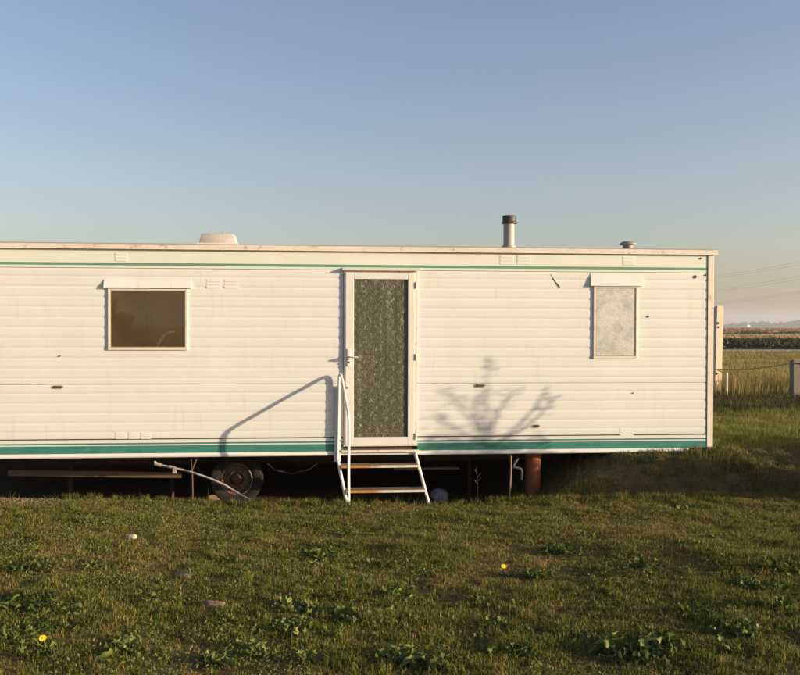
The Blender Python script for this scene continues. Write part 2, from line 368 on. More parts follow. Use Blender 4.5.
# ------------------------------------------------------------------ ground
def axis(dense, lo, hi, g=1.045, extra=()):
    a = list(dense); st = a[1]-a[0]; v = a[-1]
    st = a[-1]-a[-2]
    while v < hi: st *= g; v += st; a.append(v)
    b = []; st = a[1]-a[0]; v = a[0]
    while v > lo: st *= g; v -= st; b.append(v)
    return np.array(b[::-1]+a)
xs = axis(np.arange(-6, 9, .065), -4000, 4000, 1.07)
ys = axis(np.arange(-7, 4, .06), -4000, 4000, 1.04)
GX, GY = np.meshgrid(xs, ys, indexing='xy')
GZ = height(GX, GY)
dry = np.array([.17, .115, .048]); grn = np.array([.070, .068, .018]); soil = np.array([.085, .056, .034])
def zone_colour(x, y):
    n = vnoise(x, y, .8)+.6*vnoise(x, y, .27)+.7*vnoise(x, y, 2.3)
    t = sstep(-.35, .45, n)[..., None]
    c = grn*(1-t)+dry*t
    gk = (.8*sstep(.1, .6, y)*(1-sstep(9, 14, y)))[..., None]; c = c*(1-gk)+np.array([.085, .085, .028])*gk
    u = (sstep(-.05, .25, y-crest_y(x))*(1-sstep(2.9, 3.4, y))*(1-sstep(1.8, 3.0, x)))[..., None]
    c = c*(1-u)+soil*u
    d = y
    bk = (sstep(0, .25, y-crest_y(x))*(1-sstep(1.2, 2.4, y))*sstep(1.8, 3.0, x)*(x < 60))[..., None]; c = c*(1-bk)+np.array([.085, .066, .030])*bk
    def zone(a, b, col, soft=.04):
        nonlocal c
        w = 1+.05*vnoise(x, y, 30.0)
        k = (sstep(a*(1-soft), a*(1+soft), d*w)*(1-sstep(b*(1-soft), b*(1+soft), d*w)))[..., None]
        c = c*(1-k)+np.array(col)*k
    zone(17, 62, (.19, .16, .05)); zone(61, 66, (.34, .31, .25), .008); zone(66, 140, (.12, .13, .05))
    zone(140, 300, (.30, .23, .12)); zone(300, 1100, (.23, .125, .065)); zone(1100, 9000, (.11, .11, .07))
    return c
gv = np.stack([GX, GY, GZ], -1).reshape(-1, 3)
nx, ny = len(xs), len(ys)
ii = np.arange(nx*ny).reshape(ny, nx)
gf = np.stack([ii[:-1, :-1], ii[:-1, 1:], ii[1:, 1:], ii[1:, :-1]], -1).reshape(-1, 4)
def ground_mat():
    m = bpy.data.materials.new('turf_and_fields'); m.use_nodes = True; nt = m.node_tree; b = nt.nodes['Principled BSDF']
    a = nd(nt, 'ShaderNodeAttribute', attribute_name='Col'); geo = nd(nt, 'ShaderNodeNewGeometry')
    n = nd(nt, 'ShaderNodeTexNoise', Scale=9.0, Detail=10.0, Roughness=.75); nt.links.new(geo.outputs['Position'], n.inputs['Vector'])
    mr = nd(nt, 'ShaderNodeMapRange'); mr.inputs[1].default_value = .3; mr.inputs[2].default_value = .7; mr.inputs[3].default_value = .55; mr.inputs[4].default_value = 1.45
    nt.links.new(n.outputs['Fac'], mr.inputs[0])
    vm = nd(nt, 'ShaderNodeVectorMath', operation='SCALE'); nt.links.new(a.outputs['Color'], vm.inputs[0]); nt.links.new(mr.outputs[0], vm.inputs[3])
    nt.links.new(vm.outputs[0], b.inputs['Base Color']); b.inputs['Roughness'].default_value = .95; b.inputs['Specular IOR Level'].default_value = .1
    n2 = nd(nt, 'ShaderNodeTexNoise', Scale=45.0, Detail=6.0); nt.links.new(geo.outputs['Position'], n2.inputs['Vector'])
    bp = nd(nt, 'ShaderNodeBump', Strength=.8, Distance=.02); nt.links.new(n2.outputs['Fac'], bp.inputs['Height']); nt.links.new(bp.outputs[0], b.inputs['Normal'])
    return m
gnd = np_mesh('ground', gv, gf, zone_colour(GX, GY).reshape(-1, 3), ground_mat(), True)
tag(gnd, 'rough grassy ground sloping to a flat marsh plain', 'ground', kind='structure')

# ------------------------------------------------------------------ grass blades
def blades(name, x, y, h, w, col, lean=.45, m='blade', label=None, cat='grass', z=None, bend=.5):
    n = len(x); z = height(x, y) if z is None else z
    ang = rng.random(n)*2*math.pi; la = rng.random(n)*2*math.pi; ln = np.abs(rng.normal(size=n))*lean
    dx, dy = np.cos(ang)*w*.5, np.sin(ang)*w*.5
    lx, ly = np.cos(la)*ln*h, np.sin(la)*ln*h
    V = np.empty((n, 5, 3))
    V[:, 0] = np.stack([x-dx, y-dy, z-.01], 1); V[:, 1] = np.stack([x+dx, y+dy, z-.01], 1)
    mx, my, mz = x+lx*.4*bend*1.2, y+ly*.4*bend*1.2, z+h*.55
    V[:, 2] = np.stack([mx-dx*.8, my-dy*.8, mz], 1); V[:, 3] = np.stack([mx+dx*.8, my+dy*.8, mz], 1)
    V[:, 4] = np.stack([x+lx, y+ly, z+h*np.clip(1-.35*ln, .35, 1)], 1)
    b = (np.arange(n)*5)[:, None]
    F = np.concatenate([b+np.array([[0, 1, 3]]), b+np.array([[0, 3, 2]]), b+np.array([[2, 3, 4]])], 0)
    C = np.repeat(col[:, None, :], 5, 1)
    o = np_mesh(name, V.reshape(-1, 3), F, C.reshape(-1, 3), M[m])
    if label: tag(o, label, cat, kind='stuff')
    return o
G1 = np.array([.130, .158, .020]); G2 = np.array([.192, .190, .028]); G3 = np.array([.058, .100, .016])
D1 = np.array([.29, .225, .072]); D2 = np.array([.19, .135, .046])
def turf_colour(x, y, bias=0.0):
    n = len(x); t = vnoise(x, y, .8)+.6*vnoise(x, y, .27)+.7*vnoise(x, y, 2.3)+bias
    pd = np.clip(.24+1.0*t, .05, .92)
    r_ = rng.random(n); k = rng.random(n)[:, None]
    c = np.where((r_ < pd)[:, None], D1*k+D2*(1-k), np.where((rng.random(n) < .45)[:, None], G1*k+G2*(1-k), G3*k+G1*(1-k)))
    return c*(.75+.5*rng.random(n))[:, None]
def in_view(x, y, m0=-60, m1=860):
    d = (x-CAM[0])*_fw[0]+(y-CAM[1])*_fw[1]; r_ = (x-CAM[0])*_rt[0]+(y-CAM[1])*_rt[1]
    px = 400+F_PX*r_/np.maximum(d, .1); return (d > .5) & (px > m0) & (px < m1)
# the mown lawn before the caravan: tufts of splayed blades, matted thatch and small clover leaves
def tufts(x0, x1, y0, y1, nt_, per, hmin, hmax, mask, bias, rad=.028, lean=.8, v0=-120, v1=930):
    tx = rng.uniform(x0, x1, nt_); ty = rng.uniform(y0, y1, nt_); k = in_view(tx, ty, v0, v1) & mask(tx, ty); tx, ty = tx[k], ty[k]
    lush = np.clip(.5+1.1*vnoise(tx, ty, .55)+.9*vnoise(tx, ty, .19), 0, 1.25)
    cnt = rng.poisson(per*(.45+.8*lush)); idx = np.repeat(np.arange(len(tx)), cnt); n = len(idx)
    a = rng.random(n)*6.283; q_ = rad*np.sqrt(rng.random(n))*(.6+.8*lush[idx]); xx = tx[idx]+np.cos(a)*q_; yy = ty[idx]+np.sin(a)*q_
    hh = hmin+(hmax-hmin)*(lush[idx]*.8+.1)*(.35+.65*rng.random(n))
    col = turf_colour(tx, ty, bias(tx, ty)-.45*(lush-.5))[idx]*(.45+1.1*rng.random(n)**1.4)[:, None]
    mixd = (rng.random(n) < .18)[:, None]; col = np.where(mixd, D1*(.7+.6*rng.random(n))[:, None], col)
    return xx, yy, hh, col
bias_lawn = lambda x, y: -.16+.34*sstep(0.5, 5, x)
x, y, h, col = tufts(-4.6, 7.0, -6.2, .1, 60000, 11, .016, .062, lambda x, y: (y < crest_y(x)+.05*rng.normal(size=len(x))) & ((y < crest_y(x)-.21+.05*rng.normal(size=len(x))) | (rng.random(len(x)) < .12+sstep(-2.9, -1.9, x))), bias_lawn)
edge = np.exp(-((y-crest_y(x))/.14)**2); h = h+.05*edge*rng.random(len(h))**2
blades('lawn_grass', x, y, h, .0022+.0036*rng.random(len(x)), col, .85, label='short patchy lawn grass, green and straw brown, before the caravan')
N = 150000
x = rng.uniform(-4.6, 7.0, N); y = rng.uniform(-6.2, .0, N); k = in_view(x, y, -120, 930) & (y < crest_y(x)+.05) & (vnoise(x, y, .5)+.6*vnoise(x, y, .16) > -.18); x, y = x[k], y[k]
kk = rng.random(len(x))[:, None]; col = (D1*kk+D2*(1-kk))*(.7+.7*rng.random(len(x)))[:, None]; gm = (rng.random(len(x)) < .35)[:, None]; col = np.where(gm, G2*.9, col)
blades('lawn_thatch', x, y, .012+.03*rng.random(len(x)), .002+.003*rng.random(len(x)), col, 2.2, label='matted straw coloured dead grass lying in the lawn')
N = 150000
x = rng.uniform(-4.6, 7.0, N); y = rng.uniform(-6.2, .0, N)
pat = vnoise(x+5, y, .42)+.7*vnoise(x, y+9, .15)
k = in_view(x, y, -120, 930) & (y < crest_y(x)) & (pat > .22+.12*sstep(0, 4, x)); x, y = x[k], y[k]; n = len(x)
kk = rng.random(n)[:, None]; col = (np.array([.085, .115, .022])*kk+np.array([.135, .155, .036])*(1-kk))*(.7+.6*rng.random(n))[:, None]
V, F, C = leaf_quads(np.stack([x, y, height(x, y)+.006+.045*rng.random(n)], 1), .012+.018*rng.random(n), col)
tag(np_mesh('clover_leaves', V, F, C, M['leaf']), 'patches of tiny clover leaves spread through the lawn', 'clover', kind='stuff')
# ragged taller tufts through the lawn and along its edge
x, y, h, col = tufts(-4.6, 7.0, -6.2, .1, 2600, 26, .03, .105, lambda x, y: (y < crest_y(x)) & (vnoise(x+3, y+7, .7) > -.05), lambda x, y: -.4+.3*sstep(1, 5, x), rad=.035)
blades('ragged_tufts', x, y, h, .0025+.004*rng.random(len(x)), col*.8, .7, label='ragged darker grass tufts scattered through the lawn')
x, y, h, col = tufts(-4.6, 7.0, -1.5, .3, 5200, 16, .05, .15, lambda x, y: (np.abs(y-crest_y(x)-.02) < .10) & (x > -2.6) & (vnoise(x, y, .35) > -.2), lambda x, y: -.2+0*x, rad=.03)
blades('edge_grass', x, y, h, .0025+.004*rng.random(len(x)), col*.85, .6, label='weedy ragged grass fringe where the lawn meets the hollow')
# the longer grass on the bank at the caravan's right end
N = 330000
x = rng.uniform(1.7, 11, N); y = -1.2+8.7*rng.random(N)**1.5
inside = (y > .12) & (y < 2.95) & (x < 4.4)
k = in_view(x, y, 0, 900) & (y > crest_y(x)) & ~inside & (rng.random(N) < np.where(y < 1.2, 1.0, .55)) & (rng.random(N) < .35+.65*sstep(1.8, 2.8, x))
x, y = x[k], y[k]
h = (.028+.075*rng.random(len(x))**1.5)*np.clip(.75+1.8*vnoise(x, y, .22)+1.0*vnoise(x, y, .6), .38, 1.6)*np.where((y > -.35) & (y < .3) & (x < 4.25), .55, 1.0); w = .003+.004*rng.random(len(x))
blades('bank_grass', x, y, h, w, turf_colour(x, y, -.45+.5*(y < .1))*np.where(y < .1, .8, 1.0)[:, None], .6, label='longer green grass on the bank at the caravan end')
# rank dark grass at the foot of the tall grass
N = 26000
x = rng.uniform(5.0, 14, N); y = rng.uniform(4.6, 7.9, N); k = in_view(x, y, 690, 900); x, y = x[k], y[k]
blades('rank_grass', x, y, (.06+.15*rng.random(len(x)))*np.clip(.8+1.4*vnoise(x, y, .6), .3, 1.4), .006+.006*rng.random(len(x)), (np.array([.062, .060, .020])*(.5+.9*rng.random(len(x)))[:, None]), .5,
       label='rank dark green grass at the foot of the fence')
# thin weeds and stalks in the hollow under the caravan
N = 3600
x = rng.uniform(-4.2, 3.2, N); y = rng.uniform(-.35, .9, N)
k = (y > crest_y(x)) & (vnoise(x, y, .5)+.25*rng.random(N) > .10-.18*sstep(1.5, 3.0, x)); x, y = x[k], y[k]
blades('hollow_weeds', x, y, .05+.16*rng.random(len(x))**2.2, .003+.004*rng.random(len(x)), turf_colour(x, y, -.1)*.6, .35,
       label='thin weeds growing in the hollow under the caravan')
# tall dry grass along the fence
N = 52000
y = rng.uniform(7.9, 13.5, N); x = rng.uniform(5.0, 17, N)
k = in_view(x, y, 690, 900) & (rng.random(N) < .45+.55*sstep(8.2, 8.9, y)) & (vnoise(x, y, .7)+.35*rng.random(N) > -.12); x, y = x[k], y[k]
kk = rng.random(len(x))[:, None]; straw = np.array([.38, .28, .12])*kk+np.array([.21, .145, .062])*(1-kk)
gmix = (rng.random(len(x)) < .33)[:, None]; col = np.where(gmix, G2*1.1, straw)
blades('tall_grass', x, y, (.22+.38*rng.random(len(x)))*np.clip(.8+vnoise(x, y, 1.1), .4, 1.3), .006+.008*rng.random(len(x)), col, .28,
       label='tall straw coloured rough grass along the wire fence')
# the meadow and the fields beyond: tussocks that get larger with distance
def tussocks(name, y0, y1, n, h0, w0, c1, c2, label, lean=.35, m0=685, m1=930):
    yy = y0*(y1/y0)**rng.random(n); a = rng.uniform(m0, m1, n)
    xx = CAM[0]+(yy-CAM[1])*np.tan(YAW+np.arctan((a-400)/F_PX))
    kk = rng.random(n)[:, None]; c = np.array(c1)*kk+np.array(c2)*(1-kk)
    c = c*(.8+.9*np.clip(.4+vnoise(xx, yy, y0*.05+.4), 0, 1))[:, None]
    s = (.5+rng.random(n))
    return blades(name, xx, yy, h0*s*np.clip(.8+vnoise(xx, yy, y0*.08), .4, 1.3), w0*s, c, lean, label=label)
tussocks('meadow_grass', 12, 61, 60000, .16, .02, (.27, .20, .062), (.17, .155, .045), 'yellow green meadow grass beyond the wire fence', .6)
tussocks('green_marsh_grass', 78, 138, 16000, .22, .10, (.15, .15, .055), (.10, .115, .04), 'green marsh grass behind the dark reed bank', .6)
tussocks('stubble_field', 142, 300, 16000, .35, .30, (.34, .25, .13), (.27, .19, .095), 'pale tan stubble field far beyond the reeds', .5)
tussocks('reddish_saltmarsh', 300, 1100, 18000, .8, 1.2, (.26, .14, .075), (.18, .11, .06), 'reddish brown marsh strip below the horizon', .5)

# ------------------------------------------------------------------ caravan
XL, XR = -4.65, X(713)
YB = 3.05
caravan = empty('static_caravan', (0, 1.5, 0))
tag(caravan, 'long cream static caravan with green stripes, ribbed sides and a glazed door', 'caravan')
Zt = lambda py: Z(py, 50)
z_bot = Zt(458.3); z_roof = Zt(248.6)
xe = X(706.9)                                   # the boards' right ends
op_door = (X(343.2), X(417.4), Zt(449.0)-.02, Z(271, 380))
WL = dict(x0=X(108), x1=X(188), z0=Z(350, 148), z1=Z(288.5, 148))
WR = dict(x0=X(593), x1=X(637.5), z0=Z(358.6, 615), z1=Z(285.8, 615))
openings = [op_door, (WL['x0']+.012, WL['x1']-.012, WL['z0']+.012, WL['z1']-.012), (WR['x0']+.012, WR['x1']-.012, WR['z0']+.012, WR['z1']-.012)]
def spans(z0, z1, a, b):
    cuts = [(o[0], o[1]) for o in openings if o[2] < (z0+z1)/2 < o[3]]
    cuts.sort(); out = []; cur = a
    for c0, c1 in cuts:
        if c0 > cur: out.append((cur, min(c0, b)))
        cur = max(cur, c1)
    if cur < b: out.append((cur, b))
    return out
# carcass: the framed wall behind the cladding, floor, rear and end walls
car = MB()
zs = sorted({z_bot+.01, z_roof}|{o[2] for o in openings}|{o[3] for o in openings})
for za, zb in zip(zs[:-1], zs[1:]):
    for a, b in spans(za, zb, XL+.02, XR-.03): car.box(a, b, .012, .05, za, zb)
body = car.build('wall_frame', 'darkgap', caravan)
MB().box(XL+.02, XR-.03, .051, YB-.05, z_bot+.012, z_bot+.09).build('floor', 'room', caravan)
MB().box(XL+.02, XR-.03, YB-.049, YB, z_bot, z_roof).build('rear_wall', 'cream', caravan)
MB().box(XR-.029, XR-.006, -.002, YB, z_bot, z_roof).build('end_wall', 'cream', caravan)
MB().box(XL, XL+.019, 0, YB, z_bot, z_roof).build('end_wall', 'cream', caravan)
MB().box(XL+.02, XR-.031, 1.9, 1.94, z_bot+.091, z_roof-.03).build('partition', 'room', caravan)
MB().box(X(215), X(215)+.03, .06, 1.89, z_bot+.091, z_roof-.03).build('partition', 'room', caravan)
MB().box(XL+.02, XR-.031, .051, YB-.05, z_roof-.03, z_roof-.005).build('ceiling', 'room', caravan)
# cladding boards
joints = [267.8, 276, 286.2, 296.5, 306.7, 317, 327.3, 337.5, 347.8, 358.2, 368.6, 378.8, 384.6, 393.6, 403.5, 413.4, 423.2, 432.8, 439.4]
clad = MB().box(XL+.001, xe, .006, .0115, Zt(268.0)-.002, Zt(267.6)).build('cladding', 'cream', caravan)
def vprof(t):
    a = min(1, max(0, t/.24)); b = min(1, max(0, (1-t)/.18)); return a*a*(3-2*a)*b*b*(3-2*b)
def board_piece(mb, a, b, za, zb, seed, A=.0062):
    K = 12; prof = []
    for i in range(K+1):
        t = i/K; bulge = vprof(t)
        prof.append((-A*bulge+.004*(1-abs(2*t-1))*0, zb*t+za*(1-t)))
    nxs = max(2, int((b-a)/.35)+1); gx = np.linspace(a, b, nxs)
    rr = np.random.default_rng(seed); wob = rr.normal(size=nxs)*.0004
    vs = []; fs = []
    for j, xx in enumerate(gx):
        for (yy, zz) in prof: vs.append((xx, yy+wob[j], zz))
    for j in range(nxs-1):
        for i in range(K): fs.append((j*(K+1)+i, (j+1)*(K+1)+i, (j+1)*(K+1)+i+1, j*(K+1)+i+1))
    mb.add(vs, fs)
def board(name, zt, zb_, m, parent, A, seed):
    mb = MB(); brk = sorted({zt, zb_}|{o[2] for o in openings if zb_ < o[2] < zt}|{o[3] for o in openings if zb_ < o[3] < zt})
    for za, zc in zip(brk[:-1], brk[1:]):
        for a, b in spans(za, zc, XL, xe):
            if len(brk) == 2: board_piece(mb, a, b, za, zc, seed, A)
            else:
                # keep the board's own curve when an opening cuts it
                K = 9; prof = []
                for i in range(K+1):
                    zz = za+(zc-za)*i/K; t = (zz-zb_)/(zt-zb_); prof.append((-A*vprof(t), zz))
                gx = np.linspace(a, b, max(2, int((b-a)/.35)+1)); vs = [(xx, yy, zz) for xx in gx for yy, zz in prof]
                fs = [(j*(K+1)+i, (j+1)*(K+1)+i, (j+1)*(K+1)+i+1, j*(K+1)+i+1) for j in range(len(gx)-1) for i in range(K)]
                mb.add(vs, fs)
    o = mb.build(name, m, parent, smooth=True)
    # orient outwards
    return o
for i, (a, b) in enumerate(zip(joints[:-1], joints[1:])):
    zt_, zb_ = Zt(a)-(.0016 if a in (384.6, 267.8) else 0), Zt(b)+(.0016 if b in (384.6, 439.4) else 0)
    board('cladding_board', zt_, zb_, 'cream', clad, .0031 if zt_-zb_ > .08 else .0024, i)
# flat bands above and below the boards
def strip(name, p0, p1, yf, m, a=None, b=None, parent=None, cut=True, bevel=0):
    z1, z0 = Zt(p0), Zt(p1); mb = MB()
    for s0, s1 in (spans(z0, z1, XL+.001 if a is None else a, xe if b is None else b) if cut else [(XL+.001 if a is None else a, xe if b is None else b)]):
        mb.box(s0, s1, yf, .0115, z0, z1)
    return mb.build(name, m, parent or caravan, bevel=bevel)
strip('upper_band', 248.4, 262.1, -.002, 'band')
strip('upper_stripe', 262.2, 264.7, -.004, 'palegreen')
strip('mint_line', 264.8, 267.3, -.003, 'mint')
strip('lower_band', 440.5, 443.6, -.005, 'cream')
strip('thin_green_line', 443.7, 445.1, -.004, 'green')
strip('lower_band', 445.2, 446.4, -.005, 'cream')
strip('lower_stripe', 446.5, 454.0, -.0055, 'green')
sk = MB(); sk.prism([(-.008, Zt(454.1)), (.011, Zt(454.1)), (.011, z_bot-.004), (-.010, z_bot), (-.016, Zt(457.2)), (-.014, Zt(456))], XL+.001, X(689))
sk.build('bottom_skirt', 'cream', caravan)
MB().box(X(707.3), X(713.2), -.011, -.003, Zt(458)+.05, Zt(248.4)).build('corner_trim', 'trim', caravan, bevel=.003)
# roof: gutter rail, dirty sheet edge and a cambered top
gut = MB().prism([(-.038, Zt(248.4)), (-.034, Zt(247.8)), (-.034, Zt(243.9)), (-.028, Zt(243.4)), (.03, Zt(243.4)), (.03, Zt(248.4))], XL-.02, X(716.5))
gut.build('gutter_rail', 'trim', caravan)
rf = MB(); ncam = 12
prof = [(-.030+(YB+.06)*i/ncam, Zt(242.9)+.10*math.sin(math.pi*i/ncam)) for i in range(ncam+1)]
rprof = prof+[(p[0], p[1]-.028) for p in prof[::-1]]
roof = rf.prism(rprof, XL-.025, X(717.6)).build('roof', 'roofsheet', caravan)
def roof_z(y): return Zt(242.9)+.10*math.sin(math.pi*(y+.03)/(YB+.06))
# roof fittings
yv = .55; x0, x1 = X(197.5, yv), X(237, yv); zr = roof_z(yv)-.01; zt_ = Z(233.2, 217, yv)
def frustum(a0, a1, b0, b1, z0, z1, ins):
    return MB().add([(a0, b0, z0), (a1, b0, z0), (a1, b1, z0), (a0, b1, z0), (a0+ins, b0+ins, z1), (a1-ins, b0+ins, z1), (a1-ins, b1-ins, z1), (a0+ins, b1-ins, z1)],
                    [(0, 3, 2, 1), (4, 5, 6, 7), (0, 1, 5, 4), (1, 2, 6, 5), (2, 3, 7, 6), (3, 0, 4, 7)])
rlo = frustum(x0+.01, x1-.01, yv, yv+.40, zr, zt_, .03).build('rooflight', 'vent', roof, bevel=.012, smooth=True)
for t_ in (.33, .66): MB().box(x0+(x1-x0)*t_-.004, x0+(x1-x0)*t_+.004, yv+.03, yv+.37, zt_-.004, zt_+.008).build('rooflight_rib', 'vent', rlo)
MB().box(x0-.01, x1+.01, yv-.02, yv+.42, zr, zr+.02).build('rooflight_flange', 'trim', roof)
yv = .62; c = X(508.5, yv); rr = (X(514.2, yv)-X(503.4, yv))/2; zb_ = roof_z(yv)-.02
fl = empty('flue', (0, 0, 0)); fl.parent = caravan
fl.location = (c, yv-1.5, 0)
MB().lathe([(rr*1.35, zb_), (rr*1.3, zb_+.03), (rr*1.02, zb_+.045), (rr, zb_+.05), (rr, Z(223, 508, yv)), (rr*.9, Z(223, 508, yv))], (c, yv, 0), 'z', 24).build('flue_pipe', 'flue', fl, smooth=True)
za, zc = Z(223.6, 508, yv), Z(215.4, 508, yv); r2 = (X(516.2, yv)-X(501.2, yv))/2
MB().lathe([(rr*.95, za), (r2, za-.003), (r2*1.02, za+.012), (r2*.92, za+.022), (r2*.92, zc-.012), (r2*.85, zc-.003), (.001, zc)], (c+.005, yv, 0), 'z', 24).build('flue_cap', 'cap', fl, smooth=True)
yv = .75; c = X(627.5, yv); rr = (X(636, yv)-X(619.5, yv))/2; zb_ = roof_z(yv)-.02; zc = Z(241.2, 628, yv)
MB().lathe([(rr*.6, zb_), (rr*.6, zc-.045), (rr, zc-.043), (rr*1.0, zc-.03), (rr*.75, zc-.012), (rr*.4, zc-.002), (.001, zc)], (c, yv, 0), 'z', 20).build('mushroom_vent', 'ventdark', roof, smooth=True)
# louvred vents pressed in the cladding
def louvre(xa, xb, ya, yb, n=3):
    lm = 'band' if yb < 268 else 'cream'
    px0 = (xa+xb)/2; z1, z0 = Z(ya, px0), Z(yb, px0); a, b = X(xa), X(xb)
    o = MB().box(a, b, -.0036, -.001, z0, z1).build('louvre_vent', lm, caravan, bevel=.001)
    for i in range(n):
        zz = z0+(z1-z0)*(i+.5)/n; hh = (z1-z0)/n*.34
        MB().prism([(-.0037, zz+hh), (-.0060, zz-hh*.6), (-.0060, zz-hh), (-.0037, zz-hh)], a+.012, b-.012).build('louvre_fin', lm, o)
for a in [(115, 127.5, 252.5, 261.4), (206, 221, 279, 288.5), (223.8, 239, 279, 288.5), (499, 513.5, 255, 264.6), (516.5, 530.5, 255, 264.6), (622, 634.5, 256, 265.2),
          (115, 126.5, 432, 439), (127.8, 139, 432, 439), (140.2, 151, 432, 439), (620, 634, 428, 435.5)]: louvre(*a)
def clip(px, py, wd=.09):
    p = P(px, py); o = MB().box(p[0]-wd*.5, p[0]+wd*.5, -.014, -.002, p[2]-.016, p[2]+.016).build('awning_clip', 'bronze', caravan, bevel=.004)
    MB().tube([(p[0]-wd*.3, -.016, p[2]+.004), (p[0]+wd*.62, -.016, p[2]+.002)], .007, 8).build('clip_pin', 'bronze', o)
for a in [(58, 387), (480, 385.5)]: clip(*a)
clip(536.5, 426, .055)
for (ax, ay, ww) in [(700.5, 258.5, .012), (695, 276.8, .02), (705.6, 275, .01), (648, 316.5, .012), (633, 393, .008), (60, 356, .008)]:
    p = P(ax, ay); MB().lathe([(0, -.012), (ww*.8, -.0115), (ww, -.003)], (p[0], 0, p[2]), 'y', 8).build('rivet', 'steel', caravan)
# scrape with a rolled edge
p0, p1, p2 = P(550.5, 274.5), P(555, 281), P(560, 287.2)
MB().tube([(p0[0], -.002, p0[2]), (p1[0], -.0035, p1[2]), (p2[0], -.005, p2[2])], [.0035, .0048, .0085], 6).build('cladding_tear', 'tear', caravan, smooth=True)
# windows
def window(Wd, name, pane_mat, hood_px, fr_m, fw=.028):
    w = empty(name, ((Wd['x0']+Wd['x1'])/2, -1.5, Wd['z0'])); w.parent = caravan
    x0, x1, z0, z1 = Wd['x0'], Wd['x1'], Wd['z0'], Wd['z1']; yf = -.019
    MB().box(x0, x1, yf, .03, z0, z0+fw).build('frame_rail', fr_m, w, bevel=.003)
    MB().box(x0, x1, yf, .03, z1-fw*.8, z1).build('frame_rail', fr_m, w, bevel=.003)
    MB().box(x0+.001, x0+fw, yf+.001, .029, z0+fw, z1-fw*.8).build('frame_stile', fr_m, w, bevel=.003)
    MB().box(x1-fw, x1-.001, yf+.001, .029, z0+fw, z1-fw*.8).build('frame_stile', fr_m, w, bevel=.003)
    MB().box(x0+fw-.004, x1-fw+.004, -.012, -.008, z0+fw-.004, z1-fw*.8+.004).build('pane', pane_mat, w)
    gk = MB(); gi = .007
    for (ga, gb, gc, gd) in ((x0+fw, x0+fw+gi, z0+fw, z1-fw*.8), (x1-fw-gi, x1-fw, z0+fw, z1-fw*.8), (x0+fw+gi, x1-fw-gi, z0+fw, z0+fw+gi), (x0+fw+gi, x1-fw-gi, z1-fw*.8-gi, z1-fw*.8)): gk.box(ga, gb, -.0155, -.0125, gc, gd)
    gk.build('seal', 'seal', w)
    ha, hb, ht, hl = hood_px; pxm = (ha+hb)/2
    zt1, zl = Z(ht, pxm), Z(hl, pxm); a, b = X(ha), X(hb); d = .034
    MB().prism([(-.003, zt1), (-.003, zt1-.008), (-d+.003, zl+.006), (-d+.003, zl), (-d, zl), (-d, zl+.010)], a, b).build('rain_hood', 'cream', w)
    for xx in (a, b-.003):
        MB().prism([(-.003, zt1-.001), (-.003, zl), (-d+.001, zl+.0005), (-d+.001, zl+.009)], xx+.0005, xx+.0025).build('hood_end', 'cream', w)
    return w
wl_ = window(WL, 'window', 'glass', (104.2, 191.5, 279.0, 288.2), 'trim')
wr_ = window(WR, 'window', 'frost', (590, 641.5, 272.8, 286.2), 'trim', .026)
# interior seen through the left window: worktop and tap
MB().box(WL['x0']-.3, WL['x1']+.25, .06, .62, Z(349, 150, .3)-.06, Z(349, 150, .3)-.02).build('worktop', 'counter', caravan)
yt = .022; pts = [(157, 349.5), (158.5, 345), (160.5, 340.5), (163.5, 336), (167.5, 333), (172, 331.8), (176.5, 331.6)]
tp = [tuple(P(a, b, yt)) for a, b in pts]
tap = MB().tube(tp, [.017, .015, .014, .013, .012, .012, .012], 10).build('tap', 'chrome', caravan, smooth=True)
e = tp[-1]; MB().tube([(e[0]-.01, e[1], e[2]+.006), (e[0]+.03, e[1], e[2]-.022)], .016, 10).build('spout_end', 'bronze', tap)
for pa, pb in (((152.5, 347), (153, 349.5)), ((186, 341), (185, 347))):
    q0, q1 = P(*pa, .09), P(*pb, .09); MB().tube([tuple(q0), tuple(q1)], .014, 8).build('window_catch', 'black', wl_)
# door
dx0, dx1 = X(343.6), X(417.2); dz0, dz1 = Zt(449.0), Z(271, 380)
door = empty('door', ((dx0+dx1)/2, -1.5, dz0)); door.parent = caravan
fr = MB(); fr.box(dx0, dx0+.026, -.020, .04, dz0, dz1); fr.box(dx1-.03, dx1, -.020, .04, dz0, dz1); fr.box(dx0+.0265, dx1-.0305, -.019, .04, dz1-.022, dz1); fr.box(dx0+.0265, dx1-.0305, -.024, .04, dz0, dz0+.014)
fr.build('door_frame', 'trim', door)
MB().box(dx0, dx1, .035, .05, dz0, dz1).build('door_backing', 'darkgap', door)
lx0, lx1 = X(345.4), X(414.3); gx0, gx1 = X(353.7), X(407.7); lz0, lz1 = Zt(448.0)+.005, Z(272.6, 380); gz0, gz1 = Z(436.8, 380), Z(279.4, 380)
leaf = MB().box(lx0, gx0, -.030, .01, lz0, lz1).build('door_stile', 'doorwhite', door, bevel=.004)
MB().box(gx1, lx1, -.030, .01, lz0, lz1).build('door_stile', 'doorwhite', door, bevel=.004)
MB().box(gx0+.0005, gx1-.0005, -.0295, .009, gz1, lz1).build('door_rail', 'doorwhite', door, bevel=.004)
MB().box(gx0+.0005, gx1-.0005, -.0295, .009, lz0, gz0).build('door_rail', 'doorwhite', door, bevel=.004)
MB().box(gx0-.004, gx1+.004, -.012, -.006, gz0-.004, gz1+.004).build('pane', 'doorglass', door)
a, b = X(342), X(419.6); zt_, zl = Z(267.8, 380), Z(270.9, 380)
MB().prism([(-.004, zt_), (-.052, zl+.012), (-.052, zl), (-.046, zl), (-.004, zl+.012)], a, b).build('rain_hood', 'trim', door)
for py in (285.5, 357, 436):
    zz = Z(py, 416); MB().tube([(X(415.6), -.031, zz-.035), (X(415.6), -.031, zz+.035)], .009, 8).build('hinge', 'trim', door)
px_h = X(348.8)
